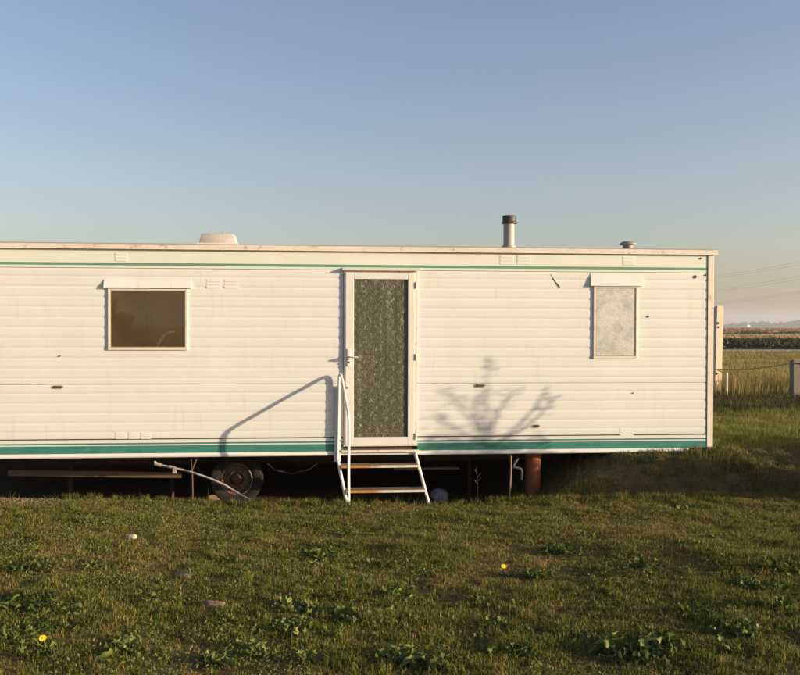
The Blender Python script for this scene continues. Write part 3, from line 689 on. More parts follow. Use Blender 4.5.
hp = MB().box(px_h-.018, px_h+.018, -.038, -.030, Z(366.2, 349), Z(348.8, 349)).build('handle_plate', 'chrome', door, bevel=.003)
zz = Z(356.8, 349)
MB().tube([(px_h, -.037, zz), (px_h, -.075, zz), (px_h+.012, -.082, zz), (px_h+.10, -.082, zz-.004)], .010, 8).build('lever', 'chrome', hp, smooth=True)
MB().tube([(px_h, -.0375, Z(362, 349)), (px_h, -.046, Z(362, 349))], .009, 10).build('keyhole', 'black', hp)
MB().tube([(X(347.5), -.030, Z(387.4, 348)), (X(347.5), -.048, Z(387.4, 348))], .013, 12).build('lock', 'grey', door)
MB().box(dx0-.02, dx1+.02, -.045, -.0105, Zt(455.2), Zt(452.9)).build('threshold', 'trim', caravan, bevel=.003)
# chassis
zb_ = z_bot-.006
for yy in (.75, 2.25):
    b = MB(); b.box(XL+.1, XR-.9, yy-.05, yy+.05, zb_-.03, zb_); b.box(XL+.1, XR-.9, yy-.006, yy+.006, zb_-.15, zb_-.03); b.box(XL+.1, XR-.9, yy-.05, yy+.05, zb_-.165, zb_-.15)
    b.build('chassis_beam', 'steel', caravan)
for xx in np.arange(XL+.3, XR-.6, .62):
    MB().box(xx-.02, xx+.02, .30, YB-.06, zb_-.055, zb_-.001).build('floor_joist', 'steel', caravan)
MB().box(XL+.05, XR-.03, YB-.02, YB, -.05, zb_).build('rear_skirt', 'steel', caravan)
def corner_leg(px, yy):
    xx = X(px, yy); g = hz(xx, yy)
    o = MB().tube([(xx, yy, zb_), (xx, yy, g-.02)], .024, 8).build('jack_leg', 'steel', caravan)
    MB().box(xx-.07, xx+.07, yy-.07, yy+.07, g-.02, g+.015).build('jack_foot', 'steel', o)
for px in (70, 172, 470, 600): corner_leg(px, 1.0)
# wheels on the axle
yw = .40; wc = P(236.5, 479.5, yw); RW = .295
def wheel(cx, cy, cz, s):
    w = empty('wheel', (cx, cy-1.5, cz)); w.parent = caravan
    t = [(RW*.60, .0), (RW*.66, -.012), (RW*.82, -.02), (RW*.95, -.012), (RW, .02), (RW, .13), (RW*.95, .162), (RW*.82, .17), (RW*.6, .15)]
    MB().lathe([(r, h*s) for r, h in t], (cx, cy, cz), 'y', 36).build('tyre', 'black', w, smooth=True)
    q = [(RW*.62, -.006), (RW*.58, -.012), (RW*.55, .01), (RW*.50, .05), (RW*.40, .045), (RW*.30, .028), (RW*.27, .03), (RW*.25, .075), (.001, .08)]
    MB().lathe([(r, h*s) for r, h in q], (cx, cy, cz), 'y', 30).build('rim', 'rim', w, smooth=True)
    MB().lathe([(.06, .07*s), (.055, -.0*s), (.03, -.012*s), (.001, -.012*s)], (cx, cy, cz), 'y', 16).build('hub', 'steel', w, smooth=True)
    for i in range(5):
        a = i*2*math.pi/5; MB().lathe([(.014, .03*s), (.014, .012*s), (.001, .010*s)], (cx+.1*math.cos(a), cy, cz+.1*math.sin(a)), 'y', 6).build('wheel_nut', 'steel', w)
wheel(wc[0], yw, wc[2], 1); wheel(wc[0], YB-.40, wc[2], -1)
MB().tube([(wc[0], yw+.06, wc[2]), (wc[0], YB-.46, wc[2])], .035, 10).build('axle', 'steel', caravan)

# ------------------------------------------------------------------ steps with handrail
ys_ = -.50
fL = ground_at(347.6, 506); fL = P(347.8, 506.5, ys_); fR = P(430.2, 505, ys_); tL = P(337.6, 459, -.05); tR = P(416.0, 456, -.05)
steps = empty('entrance_steps', (float(fL[0]), ys_, hz(float(fL[0]), ys_)))
tag(steps, 'white tubular two-tread steps with a bent handrail below the glazed door', 'steps')
def mixp(a, b, t): return tuple(np.array(a)*(1-t)+np.array(b)*t)
for a, b in ((tL, fL), (tR, fR)):
    g = hz(b[0], b[1]); b2 = (b[0], b[1], g-.02)
    MB().tube([mixp(a, b2, -.06), mixp(a, b2, .3), mixp(a, b2, .65), b2], .017, 10).build('stringer', 'white_metal', steps, smooth=True)
for py, t in ((466.6, .20), (491.5, .68)):
    yy = -.05+(ys_+.05)*t; pa, pb = mixp(tL, fL, t), mixp(tR, fR, t); zz = (P(380, py, yy-.09)[2])
    xa, xb = pa[0]+.015, pb[0]-.01
    tr = MB().box(xa, xb, yy-.085, yy+.115, zz-.012, zz+.010).build('tread', 'tread', steps, bevel=.003)
    MB().box(xa, xb, yy-.092, yy-.0855, zz-.012, zz+.0125).build('tread_edge', 'nosing', tr)
    for sx in (xa, xb-.004): MB().box(sx, sx+.003, yy-.08, yy+.11, zz-.04, zz-.0125).build('tread_bracket', 'white_metal', tr)
rail = []
g = hz(fL[0], ys_)
q = lambda px, py, y: tuple(float(v) for v in P(px, py, y))
xo = q(348.6, 500, ys_)[0]
pth = [(fL[0]+.01, ys_-.015, g-.02), q(348.6, 470, ys_), q(349.0, 430, ys_), q(348.9, 419, ys_+.004), q(348.2, 413.5, ys_+.018), q(347.4, 408.5, ys_+.05), q(344.0, 389, -.245),
       q(342.0, 379, -.13), q(341.0, 375.2, -.085), q(340.0, 374.2, -.06), q(339.2, 376.5, -.045), q(338.9, 382, -.04), q(338.8, 400, -.04), q(337.6, 461, -.04)]
MB().tube(pth, .0145, 10).build('handrail', 'white_metal', steps, smooth=True)
pa, pb = P(338.6, 386, -.03), P(338.0, 461.5, -.03)
MB().add([(pa[0]-.030, -.030, pa[2]), (pa[0]+.030, -.030, pa[2]), (pb[0]+.030, -.030, pb[2]), (pb[0]-.044, -.030, pb[2]),
          (pa[0]-.030, -.0175, pa[2]), (pa[0]+.030, -.0175, pa[2]), (pb[0]+.030, -.0175, pb[2]), (pb[0]-.044, -.0175, pb[2])],
         [(0, 1, 2, 3), (7, 6, 5, 4), (0, 4, 5, 1), (1, 5, 6, 2), (2, 6, 7, 3), (3, 7, 4, 0)]).build('wall_plate', 'white_metal', steps)
for py in (441, 451): 
    p = P(339.5, py, -.04); MB().lathe([(0, -.042), (.010, -.041), (.011, -.029)], (p[0], 0, p[2]), 'y', 8).build('bolt', 'steel', steps)

# ------------------------------------------------------------------ things under and beside the caravan
def single(mb, name, m, label, cat, at, group=None, smooth=False, bevel=0):
    return tag(mb.build(name, m, None, smooth, bevel, at), label, cat, group)
yy = .50; a, b = P(8, 470, yy), P(181, 472.5, yy); c2, d2 = P(8, 476, yy), P(181, 478, yy)
single(MB().add([(a[0], yy, a[2]), (b[0], yy, b[2]), (d2[0], yy, d2[2]), (c2[0], yy, c2[2]), (a[0], yy+.04, a[2]), (b[0], yy+.04, b[2]), (d2[0], yy+.04, d2[2]), (c2[0], yy+.04, c2[2])],
              [(0, 1, 2, 3), (7, 6, 5, 4), (0, 4, 5, 1), (1, 5, 6, 2), (2, 6, 7, 3), (3, 7, 4, 0)]),
       'timber_plank', 'timber', 'long brown timber plank slung beneath the caravan floor beside the wheel', 'plank', (a[0], yy, a[2]))
yy = .45; a, b = P(437, 468.5, yy), P(459, 467.2, yy)
single(MB().box(a[0]-.5, b[0], yy, yy+.05, a[2]-.012, a[2]+.012), 'timber_batten', 'timber', 'short thin timber batten under the caravan beside the steps', 'batten', (a[0], yy, a[2]))
# white pole leaning from the floor to the wheel
hose = [P(154.5, 461.5, -.02), P(158, 464.5, -.03), P(172, 467.5, -.05), P(191, 472, -.08), P(210, 478.5, -.11), P(225, 485, -.14), P(241, 495, -.18), P(250, 500, -.2)]
ho = empty('drain_pipe', tuple(float(v) for v in hose[-1])); tag(ho, 'slim grey-white pipe sloping from the caravan floor down past the wheel', 'pipe')
MB().tube([tuple(p) for p in hose], .012, 8).build('pipe', 'pipe', ho, smooth=True)
for i, rr in ((1, .022), (2, .018)):
    p = hose[i]; dv = Vector(hose[i+1]-hose[i]).normalized()*.035; MB().tube([tuple(Vector(p)-dv), tuple(Vector(p)+dv)], rr, 10).build('joint_collar', 'pipe', ho)
p = P(174.5, 470, -.05); MB().box(p[0]-.02, p[0]+.02, -.07, -.03, p[2]-.035, p[2]+.02).build('bracket', 'pipe', ho, bevel=.004)
# forked stick under the floor
s0 = P(193, 496, .05); stx = empty('forked_stick', (float(s0[0]), .05, hz(float(s0[0]), .05))); tag(stx, 'thin pale forked stick standing under the caravan left of the wheel', 'stick')
MB().tube([(s0[0], .05, hz(s0[0], .05)-.02), q(192.5, 480, .05), q(192, 470, .05), q(196.5, 459, .06)], .0075, 6).build('stem', 'timber', stx, smooth=True)
MB().tube([q(192, 472, .05), q(191, 459, .06)], .0055, 6).build('fork', 'timber', stx)
# clay pipe, brown pole, grey waste pipe
yy = .20; c = P(533, 470, yy); rr = (X(540.8, yy)-X(526, yy))/2; g = hz(c[0], yy)
single(MB().lathe([(rr, g-.03), (rr, z_bot-.055), (rr*1.12, z_bot-.05), (rr*1.12, z_bot-.012), (rr*.8, z_bot-.012)], (c[0], yy, 0), 'z', 24), 'clay_soil_pipe', 'clay',
       'stout orange terracotta pipe standing under the caravan floor', 'pipe', (c[0], yy, g), smooth=True)
yy = -.03; c = P(511, 470, yy); c1 = P(508.5, 501, yy); g = hz(c1[0], yy)
single(MB().tube([(c1[0], yy, g-.02), (c1[0]+.012, yy, g+.15), q(511, 470, yy), q(511, 456, yy)], .010, 8), 'brown_pole', 'brownpole',
       'thin brown pole standing upright below the lower stripe by the orange pipe', 'pole', (c1[0], yy, g), smooth=True)
yy = .12
wp = [q(518, 458, yy), q(514.5, 463, yy), q(513.5, 467.2, yy), q(518, 468, yy), q(521, 469, yy), q(521.8, 472, yy), q(521.4, 480, yy)]
single(MB().tube(wp, .016, 8), 'waste_pipe', 'wastegrey', 'short bent grey waste pipe hanging between brown pole and orange pipe', 'pipe', wp[0], smooth=True)

sk_ = q(478.5, 494, .05); stx = empty('dry_stalk', (sk_[0], .05, hz(sk_[0], .05))); tag(stx, 'dry straw coloured weed stalk standing under the caravan right of the steps', 'stalk')
MB().tube([(sk_[0], .05, hz(sk_[0], .05)-.02), q(477.5, 484, .05), q(477, 475, .05), q(476.5, 466, .06)], [.006, .005, .004, .002], 6).build('stem', 'timber', stx, smooth=True)
for pa_, pb_ in (((477.2, 478), (480.5, 473)), ((477.2, 481), (480.8, 478)), ((477, 474), (475, 469)), ((477.4, 484), (474.8, 480))):
    MB().tube([q(*pa_, .05), q(*pb_, .04)], [.005, .007], 5).build('seed_head', 'timber', stx)
def lump(name, px, py, sx, sy, sz, m, label, cat, group=None, seed=1, sink=.3):
    x, y, z = ground_at(px, py); import bmesh
    bm = bmesh.new(); bmesh.ops.create_icosphere(bm, subdivisions=3, radius=1.0); r_ = random.Random(seed)
    off = Vector((r_.random()*9, r_.random()*9, r_.random()*9))
    from mathutils import noise
    for v in bm.verts:
        n = noise.noise(v.co*1.3+off)*.38+noise.noise(v.co*3.1+off)*.14
        v.co = v.co*(1+n); v.co = Vector((v.co.x*sx, v.co.y*sy, v.co.z*sz))
    me = bpy.data.meshes.new(name); bm.to_mesh(me); bm.free(); me.materials.append(M[m]); me.shade_smooth()
    o = bpy.data.objects.new(name, me); COL.objects.link(o); o.location = (x, y, z+sz*(1-sink)); o.rotation_euler = (0, 0, r_.random()*3)
    return tag(o, label, cat, group)
lump('plastic_sheeting', 440, 501.5, .13, .10, .085, 'bag', 'crumpled blue-grey sheeting lump on the ground right of the steps', 'sheeting', seed=3)
lump('white_stone', 132, 539.5, .045, .035, .026, 'stone', 'pale cream stone lying on the lawn', 'stone', seed=5)
lump('earth_clod', 186, 576, .12, .07, .022, 'earth', 'flat dry pinkish clod of earth in the lawn with a straw fringe', 'clod', seed=8, sink=.6)
lump('earth_clod', 214, 608, .085, .05, .028, 'earth', 'small grey-brown rounded clod of earth in the lawn', 'clod', seed=9, sink=.55)
lump('broken_brick', 213, 500, .10, .05, .04, 'earth', 'dull brown broken lump lying under the caravan against the wheel', 'rubble', seed=12, sink=.4)
# a cable looping under the floor
cb = [q(262, 459, .2), q(275, 470, .2), q(292, 474, .22), q(310, 469, .2), q(322, 459, .2)]
single(MB().tube(cb, .008, 6), 'hanging_cable', 'black', 'black cable looping down under the caravan floor beside the steps', 'cable', cb[0], smooth=True)
# gravel along the left end of the hollow
n = 5200; gx = rng.uniform(-4.4, -1.7, n); gy = crest_y(gx)-.10+rng.normal(size=n)*.10; rad = .007+.016*rng.random(n)**2
k = rng.random(n) < 1-sstep(-2.7, -1.8, gx); gx, gy, rad = gx[k], gy[k], rad[k]
octv = np.array([(1, 0, 0), (0, 1, 0), (-1, 0, 0), (0, -1, 0), (0, 0, .7), (0, 0, -.7)]); octf = np.array([(0, 1, 4), (1, 2, 4), (2, 3, 4), (3, 0, 4), (1, 0, 5), (2, 1, 5), (3, 2, 5), (0, 3, 5)])
jit = .7+.6*rng.random((len(gx), 6, 1)); V = octv[None]*jit*rad[:, None, None]
th = rng.random(len(gx))*6.28; Vx = V[..., 0]*np.cos(th)[:, None]-V[..., 1]*np.sin(th)[:, None]; Vy = V[..., 0]*np.sin(th)[:, None]+V[..., 1]*np.cos(th)[:, None]
V = np.stack([Vx+gx[:, None], Vy+gy[:, None], V[..., 2]+(height(gx, gy)+rad*.35)[:, None]], -1)
grv = np_mesh('gravel', V.reshape(-1, 3), (np.arange(len(gx))[:, None, None]*6+octf[None]).reshape(-1, 3), None, M['pebble'])
tag(grv, 'brown gravel strip along the edge of the lawn', 'gravel', kind='stuff')

# ------------------------------------------------------------------ weeds in the lawn
def leaf_mesh(name, L, W, curl, lobes, r_):
    K = 7; vs = []; fs = []; side = r_.uniform(-.25, .25)
    for i in range(K+1):
        t = i/K; w = W*math.sin(math.pi*(.10+.88*t)**.8)*(1 if i < K else .05)
        if lobes: w *= 1.3 if i % 2 else .62
        xx = L*t*(1-.18*t*t); zz = L*(.75*t-curl*t*t)+r_.gauss(0, L*.03); yy = side*L*t*t
        vs += [(xx, yy-w/2, zz+w*r_.uniform(.05, .4)), (xx, yy, zz), (xx, yy+w/2, zz+w*r_.uniform(.05, .4))]
    for i in range(K):
        b = i*3; fs += [(b, b+3, b+4, b+1), (b+1, b+4, b+5, b+2)]
    return vs, fs
LEAF = []
r9 = random.Random(9)
for L, W, cu, lo, col in [(.062, .026, .62, 1, (.078, .108, .018)), (.085, .022, .80, 1, (.110, .138, .028)), (.045, .030, .40, 0, (.150, .180, .045)), (.090, .016, .65, 1, (.060, .088, .017))]:
    pair = []
    for shade in (.75, 1.0, 1.35):
        vs, fs = leaf_mesh('leaf', L, W, cu*r9.uniform(.7, 1.3), lo, r9); me = bpy.data.meshes.new('leaf'); me.from_pydata(vs, [], fs)
        a = me.color_attributes.new('Col', 'FLOAT_COLOR', 'POINT')
        for i in range(len(vs)): a.data[i].color = (col[0]*shade, col[1]*shade, col[2]*shade, 1)
        me.materials.append(M['leaf']); me.shade_smooth(); pair.append(me)
    LEAF.append(pair)
flower_mb = MB()
for k_ in range(14):
    a = k_*2*math.pi/14; flower_mb.add([(0, 0, .012), (.024*math.cos(a-.2), .024*math.sin(a-.2), .017), (.028*math.cos(a), .028*math.sin(a), .016), (.024*math.cos(a+.2), .024*math.sin(a+.2), .017)], [(0, 1, 2, 3)])
flower_mb.lathe([(.012, .008), (.012, .016), (.001, .02)], (0, 0, 0), 'z', 10)
fproto = flower_mb.build('flower_proto', 'yellow'); fmesh = fproto.data; bpy.data.objects.remove(fproto)
def weed(px, py, n, s, kinds, flower=False, spread=.085, label=None):
    x, y, z = ground_at(px, py); w = empty('broadleaf_weed', (x, y, z))
    tag(w, 'dandelion rosette with one yellow flower in the lawn' if flower else (label or 'low rosette of broad green weed leaves in the lawn'), 'weed',
        'flowering dandelions in the lawn' if flower else 'broad-leaved weeds in the lawn')
    a0 = random.random()*6
    for i in range(n):
        o = bpy.data.objects.new('leaf', random.choice(LEAF[random.choice(kinds)])); COL.objects.link(o); o.parent = w
        a = a0+i*2.4+random.gauss(0, .3); r_ = random.random()*spread
        lx_, ly_ = math.cos(a)*r_, math.sin(a)*r_; o.location = (lx_, ly_, hz(x+lx_, y+ly_)-z+random.random()*.012); k_ = 1.08*s*random.uniform(.55, 1.3); o.scale = (k_, k_, k_*random.uniform(1.0, 1.9))
        o.rotation_euler = (random.gauss(0, .45), random.uniform(-.7, .45), a+random.gauss(0, .4))
    if flower:
        f = bpy.data.objects.new('flower', fmesh); COL.objects.link(f); f.parent = w; f.location = (-.03, -.02, .055*s+.02); f.rotation_euler = (.6, .1, 0); f.scale = (.75,)*3
        st = MB().tube([(x, y, z), (x-.02, y-.01, z+.035), (x-.03, y-.02, z+.055*s+.026)], .003, 6).build('flower_stalk', M['leaf'], w)
        ca = st.data.color_attributes.new('Col', 'FLOAT_COLOR', 'POINT')
        for i in range(len(ca.data)): ca.data[i].color = (.16, .15, .06, 1)
W_ = [(50, 652, 9, 1.0, [0, 1], True), (507, 577, 12, 1.0, [0, 3], True)]
for a in W_: weed(*a)
clusters = [  # centre px, spread px, count, leaf scale, kinds
    ((30, 590), (32, 26), 9, 1.05, [1, 3]), ((85, 560), (30, 14), 6, .9, [1, 3]), ((100, 520), (34, 8), 7, .75, [0, 1]), ((125, 650), (12, 5), 3, 1.2, [1, 2]), ((215, 664), (18, 5), 4, 1.1, [1, 2]),
    ((300, 625), (26, 20), 13, .95, [2, 2, 1]), ((270, 655), (22, 10), 5, 1.0, [2, 1]), ((325, 555), (26, 8), 9, .9, [0, 2]), ((345, 535), (20, 7), 5, .7, [0]), ((225, 566), (16, 4), 4, .85, [0, 3]), ((380, 564), (22, 7), 4, .8, [0, 2]),
    ((395, 596), (12, 14), 5, .95, [1, 3]), ((400, 664), (14, 5), 4, 1.2, [1, 2]), ((438, 668), (14, 4), 2, 1.1, [1]), ((530, 580), (20, 4), 5, 1.0, [0, 3]), ((565, 552), (20, 3), 6, .9, [0]), ((597, 537), (14, 4), 4, .9, [0]),
    ((498, 628), (20, 6), 4, .85, [0, 2]), ((520, 655), (16, 6), 3, .9, [0]), ((640, 571), (28, 4), 6, 1.0, [0, 3]), ((690, 546), (18, 3), 5, .85, [0, 2]), ((680, 510), (26, 3), 7, .85, [0, 2]), ((728, 538), (16, 3), 3, .8, [0]),
    ((655, 655), (26, 9), 9, 1.15, [1, 3, 0]), ((745, 640), (28, 10), 10, 1.05, [0, 2, 3]), ((700, 616), (24, 5), 4, .8, [0]), ((785, 568), (14, 5), 5, 1.0, [0]), ((760, 590), (20, 6), 3, .8, [0]), ((470, 540), (16, 4), 3, .7, [0]),
    ((620, 655), (14, 5), 3, 1.1, [1]), ((600, 610), (24, 10), 3, .7, [0]), ((160, 600), (30, 14), 5, .75, [0, 1]), ((440, 520), (30, 5), 4, .6, [0]), ((30, 640), (26, 12), 6, 1.0, [3, 1]), ((60, 610), (30, 14), 7, .95, [3, 1]), ((350, 620), (20, 16), 5, .85, [2, 0]), ((480, 600), (30, 10), 4, .8, [0]), ((560, 640), (24, 8), 4, .85, [3, 0]), ((780, 610), (16, 8), 4, .9, [0]), ((720, 495), (20, 3), 4, .8, [0]), ((640, 462), (30, 3), 6, .7, [0, 3]), ((740, 470), (30, 5), 5, .8, [3]), ((716, 452), (18, 3), 6, .8, [0])]
LOOK = {0: 'dark broad-leaved', 1: 'long toothed-leaved', 2: 'pale round-leaved', 3: 'narrow dark-leaved'}
MARKS = [('the pale cream stone', 132, 539), ('the flat pinkish earth clod', 186, 575), ('the small grey-brown earth clod', 214, 608), ('the foot of the steps', 390, 508), ('the crumpled grey sheeting', 440, 501),
         ('a yellow dandelion flower', 507, 577), ('a yellow dandelion flower', 50, 650), ('the orange pipe', 533, 498), ('the buried caravan corner', 700, 470), ('the gravel strip', 40, 500), ('the wheel', 236, 502)]
for (cx, cy), (sx, sy), n, s, kinds in clusters:
    best_ = sorted((math.hypot((cx-a)*.6, (cy-b)*1.3), nm) for nm, a, b in MARKS)[0]
    lab_ = LOOK[kinds[0]]+' weed in the lawn '+('close to ' if best_[0] < 60 else 'on open turf beyond reach of ' if best_[0] > 140 else 'some way out from ')+best_[1]
    for i in range(max(3, int(n*.95))): weed(cx+random.gauss(0, .55)*sx, min(cy+random.gauss(0, .55)*sy, 690), random.randint(13, 21), s*random.uniform(.8, 1.15), kinds, label=lab_)

# ------------------------------------------------------------------ fence posts and wire behind the caravan
def upright(name, pxa, pxb, pyt, pyb, y, depth, m, label, lean=0.0, cat='post', rot=0.0):
    a, b = P(pxa, pyb, y), P(pxb, pyb, y); zt_ = P((pxa+pxb)/2, pyt, y)[2]; xm = (a[0]+b[0])/2; g = hz(xm, y)
    w_ = (b[0]-a[0])/2; e = empty(name, (xm, y, g)); tag(e, label, cat)
    rr = random.Random(int(pxa)); vs = []; K = 7
    for i in range(K+1):
        t = i/K; z = g-.05+(zt_-g+.05)*t; dx = lean*t
        for sx, sy in ((-1, -1), (1, -1), (1, 1), (-1, 1)): ax_, ay_ = sx*w_*(1+rr.gauss(0, .02)), sy*depth/2; vs.append((xm+dx+ax_*math.cos(rot)-ay_*math.sin(rot), y+ax_*math.sin(rot)+ay_*math.cos(rot), z+(rr.gauss(0, .012) if i == K else 0)))
    fs = [(i*4+k, i*4+(k+1) % 4, (i+1)*4+(k+1) % 4, (i+1)*4+k) for i in range(K) for k in range(4)]+[(0, 3, 2, 1), (K*4, K*4+1, K*4+2, K*4+3)]
    MB().add(vs, fs).build('post_timber', m, e, bevel=.006); return e, xm, zt_, g
yf = 8.2
pe, pxm, pzt, pg = upright('timber_fence_post', 712.6, 719.6, 306.4, 407, yf, .13, 'postwood', 'tall bleached timber post leaning beside the caravan end', rot=R(7), lean=X(718, yf)-X(716.2, yf))
for a, b, r_ in ((717.2, 323.2, .034), (717.6, 327.3, .026), (716, 373.8, .03)):
    p = P(a+.6, b, yf-.07); MB().lathe([(0, -.012), (r_*.8, -.010), (r_, .01)], (p[0], yf-.065, p[2]), 'y', 8).build('bolt', 'steel', pe)
pe2, pxm2, pzt2, pg2 = upright('grey_fence_post', 791.3, 800.5, 359.8, 407, yf-.3, .16, 'greypost', 'squat weathered grey fence post in the tall grass')
upright('white_stake', 725.9, 727.4, 372.5, 395, yf-1.3, .03, 'white_metal', 'thin white stake in the tall grass between the two fence posts', cat='stake')
w0 = P(718, 369.2, yf-.075); w1 = P(793, 362.8, yf-.39); w2 = (w1[0]+3.2, w1[1]-.3, w1[2]+.05)
def sag(a, b, s, n=14): return [tuple(np.array(a)*(1-t)+np.array(b)*t-np.array([0, 0, s*4*t*(1-t)])) for t in np.linspace(0, 1, n)]
single(MB().tube(sag(w0, w1, .05)+sag(w1, w2, .04)[1:], .011, 6), 'fence_wire', 'wire', 'single dark sagging strand strung between the timber fence posts', 'wire', tuple(w0))
upright('grey_fence_post', 898, 907, 362, 407, yf-.5, .16, 'greypost', 'split grey fence post at the far end of the wire strand')

# ------------------------------------------------------------------ dark reed bank and hedges on the plain
def hedge(name, y0, depth, xa, xb, h, n, size, c1, c2, label, amp=.5):
    xx = rng.uniform(xa, xb, n); yy = y0+depth*rng.random(n); top = h*np.clip(.75+amp*vnoise(xx, yy, h*5)*1.6+.3*vnoise(xx, yy, h*1.3), .15, 1.4)
    zz = height(xx, yy)+top*rng.random(n)**.7; kk = rng.random(n)[:, None]
    V, F, C = leaf_quads(np.stack([xx, yy, zz], 1), size*(.6+.8*rng.random(n)), np.array(c1)*kk+np.array(c2)*(1-kk))
    return tag(np_mesh(name, V, F, C, M['leaf']), label, 'hedge', kind='stuff')
hedge('reed_bank', 66.5, 9, 10, 70, 1.0, 26000, .34, (.026, .036, .014), (.055, .065, .024), 'long dark green reed bank across the marsh')
hedge('distant_hedge', 138, 5, 30, 62, .75, 7000, .4, (.03, .042, .016), (.05, .06, .025), 'low dark hedge in the middle of the marsh', 1.1)
hedge('distant_hedge', 205, 6, 72, 150, .7, 7000, .5, (.05, .06, .025), (.07, .08, .03), 'low olive hedge line before the tan field', 1.0)
# wooded rise on the horizon and a white house in front of it
n = 34000; Y0 = 2350
aa = rng.uniform(560, 900, n); dd = Y0+500*rng.random(n); xx = dd*np.tan(YAW+np.arctan((aa-400)/F_PX))
prof_x = [560, 700, 722, 738, 748, 756, 762, 775, 785, 797, 806, 820, 900]; prof_h = [6, 7, 6, 9, 12, 19, 14, 12, 13, 19, 17, 11, 8]
top = np.interp(aa, prof_x, prof_h)*np.clip(.75+.9*vnoise(aa, dd*.01, 3.0), .3, 1.4); zz = rng.random(n)**.6*top
kk = rng.random(n)[:, None]
V, F, C = leaf_quads(np.stack([xx, dd, zz+height(xx, dd)*.5], 1), 4+4*rng.random(n), np.array([.035, .05, .022])*kk+np.array([.06, .07, .035])*(1-kk))
tag(np_mesh('distant_woodland', V, F, C, M['leaf']), 'hazy blue wooded rise along the horizon', 'woodland', kind='stuff')
hy = 2280; hx = hy*math.tan(YAW+math.atan((750.5-400)/F_PX)); hg = hz(hx, hy)
hs = empty('white_house', (hx, hy, hg)); tag(hs, 'tiny white gabled house on the horizon before the woods', 'house')
MB().box(hx-3.5, hx+4, hy, hy+8, hg, hg+6).build('wall', 'whitewash', hs)
MB().add([(hx-4.2, hy-.3, hg+6), (hx+4.7, hy-.3, hg+6), (hx+4.7, hy+8.3, hg+6), (hx-4.2, hy+8.3, hg+6), (hx-4.2, hy+4, hg+10), (hx+4.7, hy+4, hg+10)],
         [(0, 1, 5, 4), (1, 2, 5), (2, 3, 4, 5), (3, 0, 4), (0, 3, 2, 1)]).build('roof', 'slate', hs)

# ------------------------------------------------------------------ power line
def pylon(x, y, top, label):
    g = hz(x, y); e = empty('power_pylon', (x, y, g)); tag(e, label, 'pylon', 'pylons of the power line')
    mb = MB(); b = 2.6; t_ = .5; H = top
    leg = lambda sx, sy, t: (x+sx*(b+(t_-b)*t), y+sy*(b+(t_-b)*t), g+H*t)
    for sx in (-1, 1):
        for sy in (-1, 1): mb.tube([leg(sx, sy, 0), leg(sx, sy, 1)], .09, 5)
    for k_ in range(8):
        t0, t1 = k_/8, (k_+1)/8
        for sx, sy, ux, uy in ((-1, -1, 1, -1), (1, -1, 1, 1), (1, 1, -1, 1), (-1, 1, -1, -1)):
            mb.tube([leg(sx, sy, t0), leg(ux, uy, t1)], .05, 4); mb.tube([leg(ux, uy, t0), leg(sx, sy, t1)], .05, 4)
    mb.build('lattice_tower', 'pylon', e); return e
dirs = lambda px: math.tan(YAW+math.atan((px-400)/F_PX))
A_ = (215*dirs(905), 215-10.0); B_ = (395*dirs(430), 395-10.0)
ld = np.array([B_[0]-A_[0], B_[1]-A_[1]]); ld /= np.linalg.norm(ld); pr = np.array([-ld[1], ld[0]])
levels = [(23.6, 2.6), (19.6, 3.0), (15.6, 2.6)]
for (xx, yy), lab in ((A_, 'tall lattice pylon standing on the marsh right of the fence'), (B_, 'tall lattice pylon standing on the marsh behind the caravan')):
    e = pylon(xx, yy, 26, lab)
    for hgt, arm in levels:
        MB().tube([(xx-pr[0]*arm, yy-pr[1]*arm, hgt+1.3), (xx, yy, hgt+1.9), (xx+pr[0]*arm, yy+pr[1]*arm, hgt+1.3)], .10, 5).build('cross_arm', 'pylon', e)
        for s in (-1, 1): MB().tube([(xx+s*pr[0]*arm, yy+s*pr[1]*arm, hgt+1.3), (xx+s*pr[0]*arm, yy+s*pr[1]*arm, hgt)], .10, 6).build('insulator', 'pylon', e)
names = ['topmost', 'middle', 'lowest']
for li, (hgt, arm) in enumerate(levels):
    for s in (-1, 1):
        a = (A_[0]+s*pr[0]*arm, A_[1]+s*pr[1]*arm, hgt); b = (B_[0]+s*pr[0]*arm, B_[1]+s*pr[1]*arm, hgt)
        single(MB().tube(sag(a, b, 8.5, 40), .021, 4), 'power_cable', 'powerwire', names[li]+' level of faint power cables in the sky beside the caravan', 'cable', a, 'power cables, '+names[li]+' pair')

# ------------------------------------------------------------------ shrub that casts the wall shadow; unseen bushes added to shade the bank
S0 = 6.1
def along(p):
    s = p[0]*math.sin(SUN_AZ)-p[1]*math.cos(SUN_AZ); return s
def back(px, py, jit=0.0):                     # from a point on the wall towards the sun as far as the shrub stands
    p = P(px, py, 0.0); s = along(p); t = (S0+jit-s)/math.cos(SUN_EL); return tuple(float(v) for v in p+SD*t)
r5 = random.Random(5)
root = back(488, 452); rx, ry = root[0], root[1]; rg = hz(rx, ry)
shrub = empty('sapling_shrub', (rx, ry, rg)); tag(shrub, 'slender open shrub with upright twigs and sparse leaves beyond the lawn', 'shrub')
br = MB(); br.tube([(rx, ry, rg-.05), (rx+.02, ry+.01, (rg+root[2])/2), root], [.028, .022, .018], 8)
limbs = [[(488, 452), (478, 430), (464, 412), (455, 402), (446, 392)], [(488, 452), (487, 425), (484, 402), (486, 388)], [(486, 440), (497, 412), (508, 398), (516, 389)], [(490, 450), (515, 428), (532, 410), (546, 390)],
         [(484, 446), (462, 432), (446, 424), (434, 414)], [(482, 430), (474, 410), (477, 394)], [(500, 442), (528, 426), (548, 406), (555, 397)], [(480, 444), (455, 440), (430, 436)], [(487, 392), (486, 378), (489, 366), (485, 357)]]
LV = []
